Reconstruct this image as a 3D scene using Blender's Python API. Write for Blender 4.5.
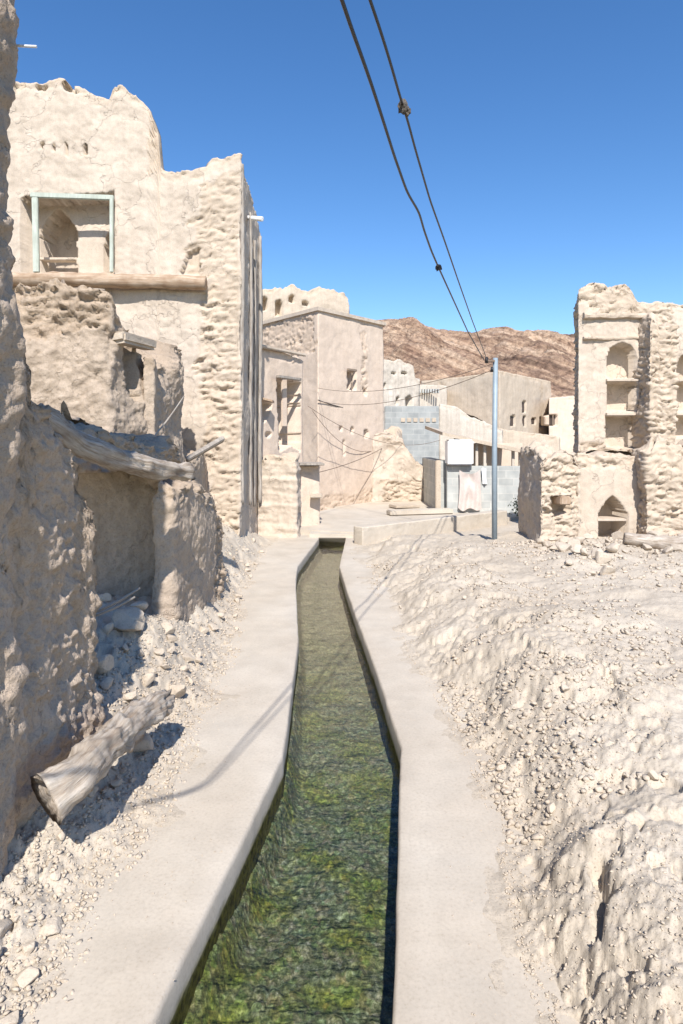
import bpy, bmesh, math, random
import numpy as np
from mathutils import Vector, Matrix
random.seed(7)
rng = np.random.default_rng(11)
S = bpy.context.scene
COL = S.collection
for o in list(bpy.data.objects): bpy.data.objects.remove(o)

# ---------------------------------------------------------------- camera, sky, sun, exposure
F = 650.0; CX = 341.5; HZ = 440.0; EYE = 2.0
cam = bpy.data.cameras.new('camera'); co = bpy.data.objects.new('camera', cam); COL.objects.link(co)
co.location = (0, 0, EYE); co.rotation_euler = (math.radians(90), 0, 0)
cam.sensor_fit = 'VERTICAL'; cam.sensor_height = 36; cam.sensor_width = 24
cam.lens = 36*F/1024; cam.shift_y = -(512-HZ)/1024
cam.clip_start = 0.05; cam.clip_end = 3000
S.camera = co
SUN_EL = math.radians(45); LDX, LDY = -0.065, 1.0            # horizontal travel of the light
w = bpy.data.worlds.new('World'); S.world = w; w.use_nodes = True
nt = w.node_tree; bg = nt.nodes['Background']
sky = nt.nodes.new('ShaderNodeTexSky'); sky.sky_type = 'NISHITA'; sky.sun_disc = False
sky.sun_elevation = SUN_EL
sx, sy = -LDX, -LDY                                          # towards the sun
sky.sun_rotation = math.atan2(sx, sy)
sky.air_density = 1.0; sky.dust_density = 0.25; sky.ozone_density = 2.6; sky.altitude = 500
hs = nt.nodes.new('ShaderNodeHueSaturation'); hs.inputs['Saturation'].default_value = 1.24; hs.inputs['Hue'].default_value = .504
nt.links.new(sky.outputs[0], hs.inputs['Color']); nt.links.new(hs.outputs[0], bg.inputs[0]); bg.inputs[1].default_value = 0.136
sl = bpy.data.lights.new('sun', 'SUN'); so = bpy.data.objects.new('sun', sl); COL.objects.link(so)
sl.energy = 5.0; sl.angle = math.radians(0.55); sl.color = (1.0, 0.955, 0.90)
n = math.hypot(sx, sy)
sunv = Vector((sx/n*math.cos(SUN_EL), sy/n*math.cos(SUN_EL), math.sin(SUN_EL)))
so.rotation_euler = sunv.to_track_quat('Z', 'Y').to_euler(); so.location = (5, -10, 20)
S.view_settings.view_transform = 'Standard'; S.view_settings.look = 'None'
S.view_settings.exposure = 0.49; S.view_settings.gamma = 1

# ---------------------------------------------------------------- noise
def _h(ix, iy, iz, seed):
    a = (ix.astype(np.int64)*374761393 + iy.astype(np.int64)*668265263 + iz.astype(np.int64)*2147483647 + seed*1274126177) & 0xFFFFFFFF
    a = ((a ^ (a >> 13))*1274126177) & 0xFFFFFFFF
    a = ((a ^ (a >> 16))*2246822519) & 0xFFFFFFFF
    return ((a ^ (a >> 15)) & 0xFFFFFF)/float(0xFFFFFF)
def vnoise(P, seed=0):
    f = np.floor(P); t = P-f; t = t*t*(3-2*t); i = f.astype(np.int64); r = 0
    for dx in (0, 1):
        wx = t[:, 0] if dx else 1-t[:, 0]
        for dy in (0, 1):
            wy = t[:, 1] if dy else 1-t[:, 1]
            for dz in (0, 1):
                wz = t[:, 2] if dz else 1-t[:, 2]
                r = r + wx*wy*wz*_h(i[:, 0]+dx, i[:, 1]+dy, i[:, 2]+dz, seed)
    return r*2-1
def fbm(P, scale, octs=4, seed=0, gain=.5):
    P = P*np.asarray(scale, float); a = 1; s = 0; r = 0
    for k in range(octs):
        r = r + a*vnoise(P*(2.03**k)+17.3*k, seed+k*7); s += a; a *= gain
    return r/s*1.6
def worley(P, scale, seed=0):
    P = P*np.asarray(scale, float); f = np.floor(P); i = f.astype(np.int64)
    d1 = np.full(len(P), 9.); d2 = np.full(len(P), 9.); idv = np.zeros(len(P))
    for dx in (-1, 0, 1):
        for dy in (-1, 0, 1):
            for dz in (-1, 0, 1):
                a, b, c = i[:, 0]+dx, i[:, 1]+dy, i[:, 2]+dz
                q = np.stack([a+_h(a, b, c, seed), b+_h(a, b, c, seed+1), c+_h(a, b, c, seed+2)], 1)
                d = ((q-P)**2).sum(1)**.5
                m = d < d1
                d2 = np.where(m, d1, np.minimum(d2, d)); idv = np.where(m, _h(a, b, c, seed+3), idv); d1 = np.where(m, d, d1)
    return d1, d2, idv
def sstep(a, b, x):
    t = np.clip((x-a)/(b-a), 0, 1); return t*t*(3-2*t)
def A3(x, y, z): return np.stack(np.broadcast_arrays(x, y, z), -1).reshape(-1, 3).astype(float)

# ---------------------------------------------------------------- objects
def meta(o, label=None, cat=None, group=None, kind=None):
    if label: o['label'] = label
    if cat: o['category'] = cat
    if group: o['group'] = group
    if kind: o['kind'] = kind
    return o
def thing(name, loc, label, cat, group=None):
    o = bpy.data.objects.new(name, None); COL.objects.link(o); o.location = loc; o.empty_display_size = .2
    return meta(o, label, cat, group)
def wloc(o):
    v = Vector((0, 0, 0))
    while o: v += o.location; o = o.parent
    return v
def mk(name, V, Fa, mat, parent=None, smooth=False, attrs=None, uv=None, origin=None):
    V = np.asarray(V, float)
    if parent: org = np.array(wloc(parent))
    elif origin is not None: org = np.array(origin, float)
    else: org = np.array([(V[:, 0].min()+V[:, 0].max())/2, (V[:, 1].min()+V[:, 1].max())/2, V[:, 2].min()])
    me = bpy.data.meshes.new(name)
    Vl = V-org
    if isinstance(Fa, np.ndarray):
        k = Fa.shape[1]; nf = len(Fa)
        me.vertices.add(len(Vl)); me.vertices.foreach_set('co', Vl.astype(np.float32).ravel())
        me.loops.add(nf*k); me.loops.foreach_set('vertex_index', Fa.astype(np.int32).ravel())
        me.polygons.add(nf); me.polygons.foreach_set('loop_start', (np.arange(nf)*k).astype(np.int32))
        me.update(calc_edges=True); me.validate()
    else:
        me.from_pydata([tuple(v) for v in Vl], [], [list(map(int, f)) for f in Fa]); me.update()
    if attrs:
        for kx, a in attrs.items():
            at = me.attributes.new(kx, 'FLOAT', 'POINT'); at.data.foreach_set('value', np.asarray(a, np.float32))
    if uv is not None:
        ul = me.uv_layers.new(name='UVMap'); vi = np.zeros(len(me.loops), np.int32); me.loops.foreach_get('vertex_index', vi)
        ul.data.foreach_set('uv', np.asarray(uv, np.float32)[vi].ravel())
    if smooth: me.polygons.foreach_set('use_smooth', np.ones(len(me.polygons), bool))
    me.materials.append(mat)
    o = bpy.data.objects.new(name, me); COL.objects.link(o)
    if parent: o.parent = parent
    else: o.location = org
    return o
def gridf(nr, nc, wrap=False):
    r = np.arange(nr-1)[:, None]; c = np.arange(nc if wrap else nc-1)[None, :]; c2 = (c+1) % nc
    return np.stack([r*nc+c, r*nc+c2, (r+1)*nc+c2, (r+1)*nc+c], -1).reshape(-1, 4)

# ---------------------------------------------------------------- pixels to places
def U(px, Y): return (px-CX)/F*Y
def Zp(py, Y): return EYE-(py-HZ)/F*Y
def P3(px, py, Y): return Vector((U(px, Y), Y, Zp(py, Y)))
def G(px, py, z=0.):
    Y = (EYE-z)*F/(py-HZ); return U(px, Y), Y
def on_edge(a, b, px, py, off=0.):
    """ray through (px,py) meets the vertical plane a-b (pushed in by off) -> (u, z)"""
    a = np.array(a, float); b = np.array(b, float); d = b-a; L = np.hypot(*d); d /= L; nn = np.array([d[1], -d[0]])
    a2 = a-nn*off; k = (px-CX)/F
    # point (k*Y, Y) = a2 + u*d
    M = np.array([[k, -d[0]], [1., -d[1]]]); Y, u = np.linalg.solve(M, a2)
    return u, Zp(py, Y)

# ---------------------------------------------------------------- materials
def newmat(name):
    m = bpy.data.materials.new(name); m.use_nodes = True; t = m.node_tree; b = t.nodes['Principled BSDF']
    return m, t, b
class NT:
    def __init__(s, t): s.t = t
    def n(s, ty, **kw):
        x = s.t.nodes.new(ty)
        for k, v in kw.items():
            if k.startswith('i_'):
                key = k[2:]; key = int(key) if key.isdigit() else key
                x.inputs[key].default_value = v
            else: setattr(x, k, v)
        return x
    def l(s, a, b): s.t.links.new(a, b)
    def noise(s, vec, scale, detail=4, rough=.55, out='Fac'):
        x = s.n('ShaderNodeTexNoise'); x.inputs['Scale'].default_value = scale; x.inputs['Detail'].default_value = detail
        x.inputs['Roughness'].default_value = rough; s.l(vec, x.inputs['Vector']); return x.outputs[out]
    def ramp(s, fac, stops):
        x = s.n('ShaderNodeValToRGB'); e = x.color_ramp.elements
        while len(e) < len(stops): e.new(.5)
        for q, (p, c) in zip(e, stops): q.position = p; q.color = (*c, 1) if len(c) == 3 else c
        s.l(fac, x.inputs[0]); return x.outputs[0]
    def mix(s, fac, a, b, bt='MIX'):
        x = s.n('ShaderNodeMix', data_type='RGBA', blend_type=bt)
        for inp, v in ((x.inputs[0], fac), (x.inputs[6], a), (x.inputs[7], b)):
            if isinstance(v, (int, float)): inp.default_value = v
            elif isinstance(v, tuple): inp.default_value = (*v, 1)
            else: s.l(v, inp)
        return x.outputs[2]
    def math(s, op, a, b=0., c=None):
        x = s.n('ShaderNodeMath', operation=op)
        for inp, v in zip(x.inputs, (a, b, c)):
            if v is None: continue
            if isinstance(v, (int, float)): inp.default_value = v
            else: s.l(v, inp)
        return x.outputs[0]
    def vscale(s, vec, sc):
        x = s.n('ShaderNodeMapping'); x.inputs['Scale'].default_value = sc; s.l(vec, x.inputs[0]); return x.outputs[0]
    def bump(s, h, strength, dist, prev=None):
        x = s.n('ShaderNodeBump'); x.inputs['Strength'].default_value = strength; x.inputs['Distance'].default_value = dist
        s.l(h, x.inputs['Height'])
        if prev is not None: s.l(prev, x.inputs['Normal'])
        return x.outputs[0]
def clay(name, base, dark, light, fine=60, mid=9, bumpd=.02, rough_tint=None, crack=0., mottle=.5, streak=0., speck=1., moss=False):
    m, t, b = newmat(name); q = NT(t)
    pos = q.n('ShaderNodeNewGeometry').outputs['Position']
    big = q.noise(pos, .9, 5, .6); md = q.noise(pos, mid, 6, .65); fn = q.noise(pos, fine, 4, .7)
    c = q.mix(q.ramp(big, [(.36, (0, 0, 0)), (.64, (1, 1, 1))]), dark, light)
    c = q.mix(mottle, c, base)
    c2 = q.mix(q.ramp(md, [(.35, (0, 0, 0)), (.62, (1, 1, 1))]), tuple(x*.84 for x in base), tuple(min(1, x*1.08) for x in base))
    c = q.mix(.5, c, c2)
    k_ = 1-.29*speck; sp = q.ramp(fn, [(.3, (k_, k_*.98, k_*.96)), (.45, (.97, .97, .97)), (.72, (1.06, 1.06, 1.06))])
    c = q.mix(1., c, sp, 'MULTIPLY')
    if streak:
        st = q.noise(q.vscale(pos, (7, 7, .5)), 1.3, 5, .6)
        c = q.mix(1., c, q.ramp(st, [(.35, (1-streak, 1-streak*1.05, 1-streak*1.15)), (.6, (1, 1, 1))]), 'MULTIPLY')
    if moss:
        sz = q.n('ShaderNodeSeparateXYZ'); q.l(pos, sz.inputs[0])
        zz = q.math('ADD', sz.outputs[2], q.math('MULTIPLY', q.noise(pos, 9, 4), .08))
        mf = q.n('ShaderNodeMapRange'); mf.inputs[1].default_value = -.06; mf.inputs[2].default_value = -.12; q.l(zz, mf.inputs[0])
        c = q.mix(mf.outputs[0], c, q.ramp(q.noise(pos, 30, 5), [(.35, (.04, .035, .01)), (.6, (.17, .15, .03))]))
    if rough_tint:
        a = q.n('ShaderNodeAttribute', attribute_name='rough').outputs['Fac']
        c = q.mix(a, c, q.mix(.8, c, rough_tint, 'MULTIPLY'))
    q.l(c, b.inputs['Base Color']); b.inputs['Roughness'].default_value = .95; b.inputs['Specular IOR Level'].default_value = .15
    nb = q.bump(md, .7, bumpd*1.6); nb = q.bump(fn, .6, bumpd*.35, nb)
    v = q.n('ShaderNodeTexVoronoi'); v.inputs['Scale'].default_value = mid*2.2; q.l(pos, v.inputs['Vector'])
    nb = q.bump(v.outputs['Distance'], .35, bumpd*.8, nb)
    if crack:
        v2 = q.n('ShaderNodeTexVoronoi', feature='DISTANCE_TO_EDGE'); v2.inputs['Scale'].default_value = 1.1
        wp = q.n('ShaderNodeVectorMath', operation='ADD'); nc = q.n('ShaderNodeTexNoise'); nc.inputs['Scale'].default_value = 2.5; nc.inputs['Detail'].default_value = 6
        q.l(pos, nc.inputs['Vector']); q.l(pos, wp.inputs[0]); q.l(nc.outputs['Color'], wp.inputs[1]); q.l(wp.outputs[0], v2.inputs['Vector'])
        cr = q.ramp(v2.outputs['Distance'], [(0, (0, 0, 0)), (.008, (1, 1, 1))])
        msk = q.ramp(q.noise(pos, 1.1, 2), [(.40, (1, 1, 1)), (.43, (0, 0, 0))])
        cr = q.mix(msk, cr, (1., 1., 1.))
        nb = q.bump(cr, crack, .03, nb)
    q.l(nb, b.inputs['Normal'])
    return m
def plain(name, c, rough=.6, metal=0., var=.12, scale=20, bump=.0):
    m, t, b = newmat(name); q = NT(t); pos = q.n('ShaderNodeNewGeometry').outputs['Position']
    nz = q.noise(pos, scale, 5, .6)
    q.l(q.mix(q.ramp(nz, [(.3, (0, 0, 0)), (.7, (1, 1, 1))]), tuple(x*(1-var) for x in c), tuple(min(1, x*(1+var)) for x in c)), b.inputs['Base Color'])
    b.inputs['Roughness'].default_value = rough; b.inputs['Metallic'].default_value = metal
    if bump: q.l(q.bump(nz, .6, bump), b.inputs['Normal'])
    return m
def wood(name, c1, c2, c3, vs=1.5, us=14, bump=.006):
    m, t, b = newmat(name); q = NT(t); uv = q.n('ShaderNodeUVMap').outputs[0]
    g = q.noise(q.vscale(uv, (us, vs, 1)), 2.2, 8, .7); k = q.noise(q.vscale(uv, (3, 2.5, 1)), 1.5, 4)
    c = q.ramp(g, [(.3, c1), (.5, c2), (.68, c3)])
    c = q.mix(q.ramp(k, [(.4, (0, 0, 0)), (.66, (.75, .75, .75))]), c, c1)
    q.l(c, b.inputs['Base Color']); b.inputs['Roughness'].default_value = .9; b.inputs['Specular IOR Level'].default_value = .2
    q.l(q.bump(g, .8, bump), b.inputs['Normal']); return m

TINT = (.93, .9, .86)
M = {}
M['plaster'] = clay('pale_mud_plaster', (0.55, 0.465, 0.375), (0.46, 0.38, 0.30), (0.61, 0.525, 0.432), 70, 6, .008, TINT, crack=.6, streak=.08)
M['mud'] = clay('grey_brown_mud', (.44, .355, .275), (.37, .29, .22), (.50, .415, .325), 55, 9, .02, TINT, crack=.5, streak=.12)
M['nearmud'] = clay('weathered_mud', (0.470, 0.376, 0.293), (0.400, 0.314, 0.239), (0.530, 0.434, 0.347), 90, 14, .022, TINT, crack=.5, streak=.15)
M['pink'] = clay('smooth_pink_render', (.62, .505, .405), (.58, .465, .365), (.66, .545, .44), 50, 4, .005, TINT, streak=.05)
M['cream'] = clay('cream_render', (.53, .445, .35), (.48, .395, .305), (.57, .485, .39), 30, 3, .006, TINT, streak=.1)
M['earth'] = clay('dusty_earth', (.485, .42, .335), (.385, .32, .245), (.535, .47, .385), 95, 13, .006, TINT, mottle=.3, speck=1.3)
M['stone'] = clay('rubble_stone', (0.500, 0.425, 0.338), (0.420, 0.347, 0.270), (0.560, 0.487, 0.396), 70, 9, .010, None, mottle=.3)
M['concrete'] = clay('dusty_concrete', (.51, .45, .37), (.42, .35, .27), (.55, .50, .425), 60, 3.2, .001, None, mottle=.35, speck=.5, moss=True)
M['whitewash'] = clay('whitewash', (.56, .50, .425), (.47, .405, .33), (.62, .565, .49), 40, 5, .005, TINT, streak=.14)
M['wood_grey'] = wood('weathered_grey_wood', (.18, .15, .125), (.38, .34, .295), (.50, .46, .41))
M['wood_log'] = wood('bleached_log', (.20, .14, .095), (.50, .435, .36), (.62, .56, .49), us=10, bump=.03)
M['wood_beam'] = wood('brown_beam', (.24, .155, .095), (.44, .33, .235), (.56, .46, .36), vs=.9, us=9)
M['wood_teal'] = wood('pale_green_wood', (.36, .38, .32), (.46, .50, .43), (.56, .58, .51))
M['dark'] = plain('dark_recess', (.05, .04, .035), .9)
M['black'] = plain('black_rubber', (.012, .012, .014), .45)
M['steel'] = plain('painted_steel', (.27, .33, .37), .6, .2, .1, 8)
M['white'] = plain('white_plastic', (.8, .8, .79), .4, 0, .04, 6)
M['tape'] = plain('frayed_tape', (.10, .085, .07), .9, 0, .5, 60, .01)
M['cloth'] = plain('washed_pale_cloth', (.55, .475, .43), .9, 0, .08, 12, .004)
M['rust'] = plain('rusty_iron', (.22, .16, .12), .8, .3, .3, 30, .003)
M['frame'] = plain('faded_window_frame', (.25, .19, .14), .8)

def blockmat(name, c, mortar, sc=1.):
    m, t, b = newmat(name); q = NT(t)
    tc = q.n('ShaderNodeTexCoord').outputs['Object']; sp = q.n('ShaderNodeSeparateXYZ'); q.l(tc, sp.inputs[0])
    cb = q.n('ShaderNodeCombineXYZ'); q.l(q.math('ADD', sp.outputs[0], sp.outputs[1]), cb.inputs[0]); q.l(sp.outputs[2], cb.inputs[1])
    br = q.n('ShaderNodeTexBrick'); q.l(cb.outputs[0], br.inputs['Vector']); br.inputs['Scale'].default_value = sc
    br.inputs['Brick Width'].default_value = .4; br.inputs['Row Height'].default_value = .2; br.inputs['Mortar Size'].default_value = .012
    br.inputs['Color1'].default_value = (*c, 1); br.inputs['Color2'].default_value = (*[x*.85 for x in c], 1); br.inputs['Mortar'].default_value = (*mortar, 1)
    nz = q.noise(tc, 3, 5); cc = q.mix(1., br.outputs['Color'], q.ramp(nz, [(.35, (.82, .82, .82)), (.65, (1.08, 1.06, 1.04))]), 'MULTIPLY')
    q.l(cc, b.inputs['Base Color']); b.inputs['Roughness'].default_value = .95
    q.l(q.bump(br.outputs['Fac'], -.5, .01), b.inputs['Normal']); return m
M['block'] = blockmat('grey_concrete_block', (.46, .475, .455), (.50, .50, .47))
M['block_blue'] = blockmat('blue_grey_block', (.36, .38, .375), (.40, .41, .40))

# ---------------------------------------------------------------- generic shapes
def inpoly(x, y, poly):
    r = np.zeros(len(x), bool); j = len(poly)-1
    for i in range(len(poly)):
        xi, yi = poly[i]; xj, yj = poly[j]
        if yi != yj:
            r ^= ((yi > y) != (yj > y)) & (x < (xj-xi)*(y-yi)/(yj-yi)+xi)
        j = i
    return r
def arch_poly(x0, x1, ytop, ybot, pointed=False, n=10):
    """pixel outline of an arched opening"""
    cx = (x0+x1)/2; r = (x1-x0)/2; out = [(x0, ybot)]
    ra = r*1.25 if pointed else r
    for k in range(n+1):
        t = k/n*2-1
        if pointed: y = ytop+ra*(abs(t)**1.35)
        else: y = ytop+r*(1-math.sqrt(max(0, 1-t*t)))
        out.append((cx+t*r, y))
    out.append((x1, ybot)); return out
def mass(name, foot, tops, mat, parent=None, base=-.3, step=.03, niches=(), zones=(), amp=.02, lump=.05, ramp_=.07, jag=.05,
         rough_all=0., stone=(5.5, 5.5, 9), soft=0, seed=0, smooth=False, bulge=0., cap_amp=.05, strata=0., origin=None, sink=0.):
    """a closed wall or block: footprint (counter-clockwise), ragged top, noisy faces, recesses cut in.
    tops: {edge: [(px,py),...] or [('z',frac,z),...]}; niches/zones: (edge, [pixel outline], depth, off)"""
    nE = len(foot); pts = []; eid = []; eu = []; L = []; nrm = []
    for e in range(nE):
        a = np.array(foot[e], float); b = np.array(foot[(e+1) % nE], float); d = b-a; l = np.hypot(*d); L.append(l)
        n_ = max(1, int(round(l/step))); nn = np.array([d[1], -d[0]])/l
        for k in range(n_):
            pts.append(a+d*k/n_); eid.append(e); eu.append(l*k/n_); nrm.append(nn)
    pts = np.array(pts); eid = np.array(eid); eu = np.array(eu); nrm = np.array(nrm); ns = len(pts)
    arc = np.concatenate([[0], np.cumsum(L)]); sarc = arc[eid]+eu
    ks, kz = [], []
    for e in sorted(tops):
        a = foot[e]; b = foot[(e+1) % nE]
        for q in tops[e]:
            if q[0] == 'z': u, z = q[1]*L[e], q[2]
            else: u, z = on_edge(a, b, q[0], q[1])
            ks.append(arc[e]+min(max(u, 0), L[e]*.9999)); kz.append(z)
    ks = np.array(ks); kz = np.array(kz); o_ = np.argsort(ks, kind='stable'); ks = ks[o_]; kz = kz[o_]
    T = np.interp(sarc, np.r_[ks[-1]-arc[-1], ks, ks[0]+arc[-1]], np.r_[kz[-1], kz, kz[0]])
    # soft corners
    npz = nrm.copy(); pp = pts.copy()
    for _ in range(max(2, soft)): npz = (np.roll(npz, 1, 0)+npz+np.roll(npz, -1, 0))/3
    for _ in range(soft): pp = (np.roll(pp, 1, 0)+2*pp+np.roll(pp, -1, 0))/4
    npz /= np.linalg.norm(npz, axis=1)[:, None]+1e-9
    tp = A3(pp[:, 0], pp[:, 1], 0.)
    T = T+jag*fbm(tp, 3.5, 4, seed+3)+jag*.5*(worley(tp, 6., seed+5)[2]-.5)
    nv = int(math.ceil((T.max()-base)/step))+1; tt = np.linspace(0, 1, nv)[:, None]
    Z = base+tt*(T[None, :]-base)
    X = np.broadcast_to(pp[:, 0], Z.shape); Yy = np.broadcast_to(pp[:, 1], Z.shape)
    P = A3(X, Yy, Z); E_ = np.broadcast_to(eid, Z.shape).ravel(); UU = np.broadcast_to(eu, Z.shape).ravel(); ZZ = Z.ravel()
    NN = np.repeat(npz[None], nv, 0).reshape(-1, 2)
    wob = fbm(P, 4., 3, seed+9)*.035
    rg = np.full(len(P), float(rough_all))
    for (e, poly) in zones:
        pl = [on_edge(foot[e], foot[(e+1) % nE], *q) for q in poly]
        w2 = fbm(P, 3., 4, seed+21)*.16; w3 = fbm(P, 3., 4, seed+22)*.16
        rg = np.maximum(rg, ((E_ == e) & inpoly(UU+w2, ZZ+w3, pl)).astype(float))
    topd = np.broadcast_to(T, Z.shape).ravel()-ZZ
    rg = np.maximum(rg, sstep(.22, .04, topd+.12*fbm(P, 2.5, 3, seed+31))*.8)
    D = lump*fbm(P, 1.3, 3, seed)+amp*fbm(P, 7., 4, seed+1, .6)+amp*.5*fbm(P, (25, 25, 25), 2, seed+13)
    if strata: D = D+strata*fbm(P, (1.0, 1.0, 11.), 3, seed+44)
    if rg.max() > 0:
        d1, d2, idv = worley(P+wob[:, None], stone, seed+2)
        fill = sstep(-.35, .45, fbm(P, 2.2, 4, seed+71))
        pit = sstep(.30, .5, fbm(P, (5., 5., 15.), 3, seed+91))
        st = ramp_*(-.3+(1.0*sstep(.0, .10, d2-d1)*(0.15+idv)-.4)*fill+.38*fbm(P, (13., 13., 24.), 4, seed+8, .7)-.45*pit)
        D = D+rg*st
    if bulge: D = D+bulge*np.sin(np.clip((ZZ-base)/(T.max()-base), 0, 1)*math.pi)
    # recesses: straight push along the wall's own normal
    en = np.array([[ (foot[(e+1)%nE][1]-foot[e][1])/L[e], -(foot[(e+1)%nE][0]-foot[e][0])/L[e]] for e in range(nE)])
    dep = np.zeros(len(P))
    for nc in niches:
        e, poly, depth = nc[:3]; off = nc[3] if len(nc) > 3 else 0.; wb = nc[4] if len(nc) > 4 else .012
        pl = [on_edge(foot[e], foot[(e+1) % nE], q[0], q[1], off) for q in poly]
        wz = fbm(P, 9., 3, seed+77)*wb
        ins = (E_ == e) & inpoly(UU+wz, ZZ+wz*.8, pl)
        dep = np.where(ins, np.maximum(dep, depth), dep)
    D = np.where(dep > 0, D*.4, D)
    XY = P[:, :2]+NN*D[:, None]-en[E_]*dep[:, None]
    Vv = np.c_[XY, ZZ]
    Fq = gridf(nv, ns, True)
    # cap: rings that draw in to the centre line
    c = pp.mean(0); cov = np.cov((pp-c).T); ev, evec = np.linalg.eigh(cov); ax = evec[:, 1]
    al = (pp-c)@ax; ac = (pp-c)@evec[:, 0]; half = np.abs(ac).max(); lim = max(0., np.abs(al).max()-half)
    tgt = c+np.clip(al, -lim, lim)[:, None]*ax
    top0 = Vv[(nv-1)*ns:nv*ns]; R = 7; rows = []
    tT = T.copy()
    for _ in range(12): tT = (np.roll(tT, 1)+tT+np.roll(tT, -1))/3
    for k in range(1, R+1):
        f = k/R; xy = top0[:, :2]*(1-f*.98)+tgt*(f*.98)
        zz = top0[:, 2]*(1-f)+tT*f-sink*float(sstep(.14, .45, f))
        q = A3(xy[:, 0], xy[:, 1], 0.)
        zz = zz+cap_amp*math.sin(min(1, f*1.6)*math.pi/2)*(fbm(q, 5., 4, seed+51)+.5*worley(q, 7., seed+52)[2])*(1 if k < R else .9)
        rows.append(np.c_[xy, zz])
    Vall = np.vstack([Vv]+rows)
    base_i = (nv-1)*ns
    Fc = gridf(R+1, ns, True)+base_i
    at = {'rough': np.r_[rg, np.full(R*ns, 1.)]}; Fall = np.vstack([Fq, Fc])
    if base > .5:
        nb0 = len(Vall); Vall = np.vstack([Vall, np.c_[tgt+(Vv[:ns, :2]-tgt)*.02, Vv[:ns, 2]]]); k_ = np.arange(ns); k2 = (k_+1) % ns
        Fall = np.vstack([Fall, np.stack([k2, k_, nb0+k_, nb0+k2], 1)]); at['rough'] = np.r_[at['rough'], np.zeros(ns)]
    o = mk(name, Vall, Fall, mat, parent, smooth, at, origin=origin)
    return o
def box(name, c, s, mat, parent=None, rotz=0., bev=.01, rot=None, seg=1, wobble=0.):
    bm = bmesh.new(); bmesh.ops.create_cube(bm, size=1)
    for v in bm.verts: v.co = Vector((v.co.x*s[0], v.co.y*s[1], v.co.z*s[2]))
    if bev: bmesh.ops.bevel(bm, geom=list(bm.edges), offset=min(bev, min(s)*.3), segments=2, affect='EDGES')
    R = rot or Matrix.Rotation(rotz, 3, 'Z')
    V = np.array([tuple(R@v.co+Vector(c)) for v in bm.verts]); Fa = [[v.index for v in f.verts] for f in bm.faces]
    uv = np.array([(v.co.x+v.co.y, v.co.z) for v in bm.verts]); bm.free()
    if wobble: V = V+wobble*np.stack([fbm(V, 6., 3, 5), fbm(V, 6., 3, 6), fbm(V, 6., 3, 7)], 1)
    return mk(name, V, Fa, mat, parent, False, None, uv)
def tube(name, pts, rad, mat, parent=None, seg=16, rough=0., step=None, endr=0., seed=0, smooth=True, flat=1., ridge=0., hollow=0., fr=6.):
    pts = [Vector(p) for p in pts]; rad = list(rad) if hasattr(rad, '__len__') else [rad]*len(pts)
    if step:
        cum = [0]
        for a, b in zip(pts, pts[1:]): cum.append(cum[-1]+(b-a).length)
        k = max(2, int(cum[-1]/step)); ss = np.linspace(0, cum[-1], k+1)
        arr = np.array([tuple(p) for p in pts]); arr = np.stack([np.interp(ss, cum, arr[:, i]) for i in range(3)], 1)
        for _ in range(3): arr[1:-1] = (arr[:-2]+2*arr[1:-1]+arr[2:])/4
        rad = np.interp(ss, cum, rad); pts = [Vector(p) for p in arr]
    V = []; uv = []; ln = 0; up = None
    for i, p in enumerate(pts):
        t = (pts[min(i+1, len(pts)-1)]-pts[max(i-1, 0)]).normalized()
        if up is None: up = t.orthogonal().normalized()
        up = (up-t*up.dot(t)).normalized(); sd = t.cross(up)
        if i: ln += (p-pts[i-1]).length
        for k in range(seg):
            a = 2*math.pi*k/seg; V.append(tuple(p+up*math.cos(a)*rad[i]+sd*math.sin(a)*rad[i]*flat)); uv.append((k/seg if k <= seg/2 else 1-k/seg, ln))
    V = np.array(V); nr = len(pts); C = np.repeat(np.array([tuple(p) for p in pts]), seg, 0)
    if rough:
        dirn = V-C; rr = np.linalg.norm(dirn, axis=1)[:, None]+1e-9
        ang = np.tile(np.arange(seg)/seg*2*math.pi, nr); lng = np.array(uv)[:, 1]
        Q = np.c_[np.cos(ang)*1.3, np.sin(ang)*1.3, lng*1.2]
        nz = fbm(V, fr, 4, seed)*.7+fbm(Q, 2.6, 4, seed+4)*.6
        if ridge: nz = nz+ridge*(worley(np.c_[np.cos(ang)*1.6, np.sin(ang)*1.6, lng*9], 1., seed)[0]-.4)
        V = V+dirn/rr*(nz*rough)[:, None]
    Fa = gridf(nr, seg, True); n0 = len(V); ext = []; uve = []; FF = [list(f) for f in Fa]
    for end, idx in ((0, 0), (1, (nr-1)*seg)):
        ring = V[idx:idx+seg]; cc = ring.mean(0); prev = list(range(idx, idx+seg))
        for kk, f in enumerate((.66, .33)):
            q = cc+(ring-cc)*f
            if rough: q = q+(rng.random((seg, 3))-.5)*rough*.6
            if hollow:
                t = (pts[1]-pts[0]).normalized() if end == 0 else (pts[-2]-pts[-1]).normalized()
                q = q+np.array(t)*hollow*(1-f)*rad[0 if end == 0 else -1]
            s0 = n0+len(ext); ext += [tuple(x) for x in q]; uve += [(.2*f, k*.02+.3*kk) for k in range(seg)]
            for k in range(seg):
                a, b = prev[k], prev[(k+1) % seg]; c, d = s0+(k+1) % seg, s0+k
                FF.append([b, a, d, c] if end == 0 else [a, b, c, d])
            prev = list(range(s0, s0+seg))
        FF.append(prev[::-1] if end == 0 else prev)
    V = np.vstack([V, np.array(ext)]); uv = uv+uve
    return mk(name, V, FF, mat, parent, smooth, None, uv)
def tag(o, label, cat, group=None, kind=None): return meta(o, label, cat, group, kind)
def struct(o): o['kind'] = 'structure'; return o

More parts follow.
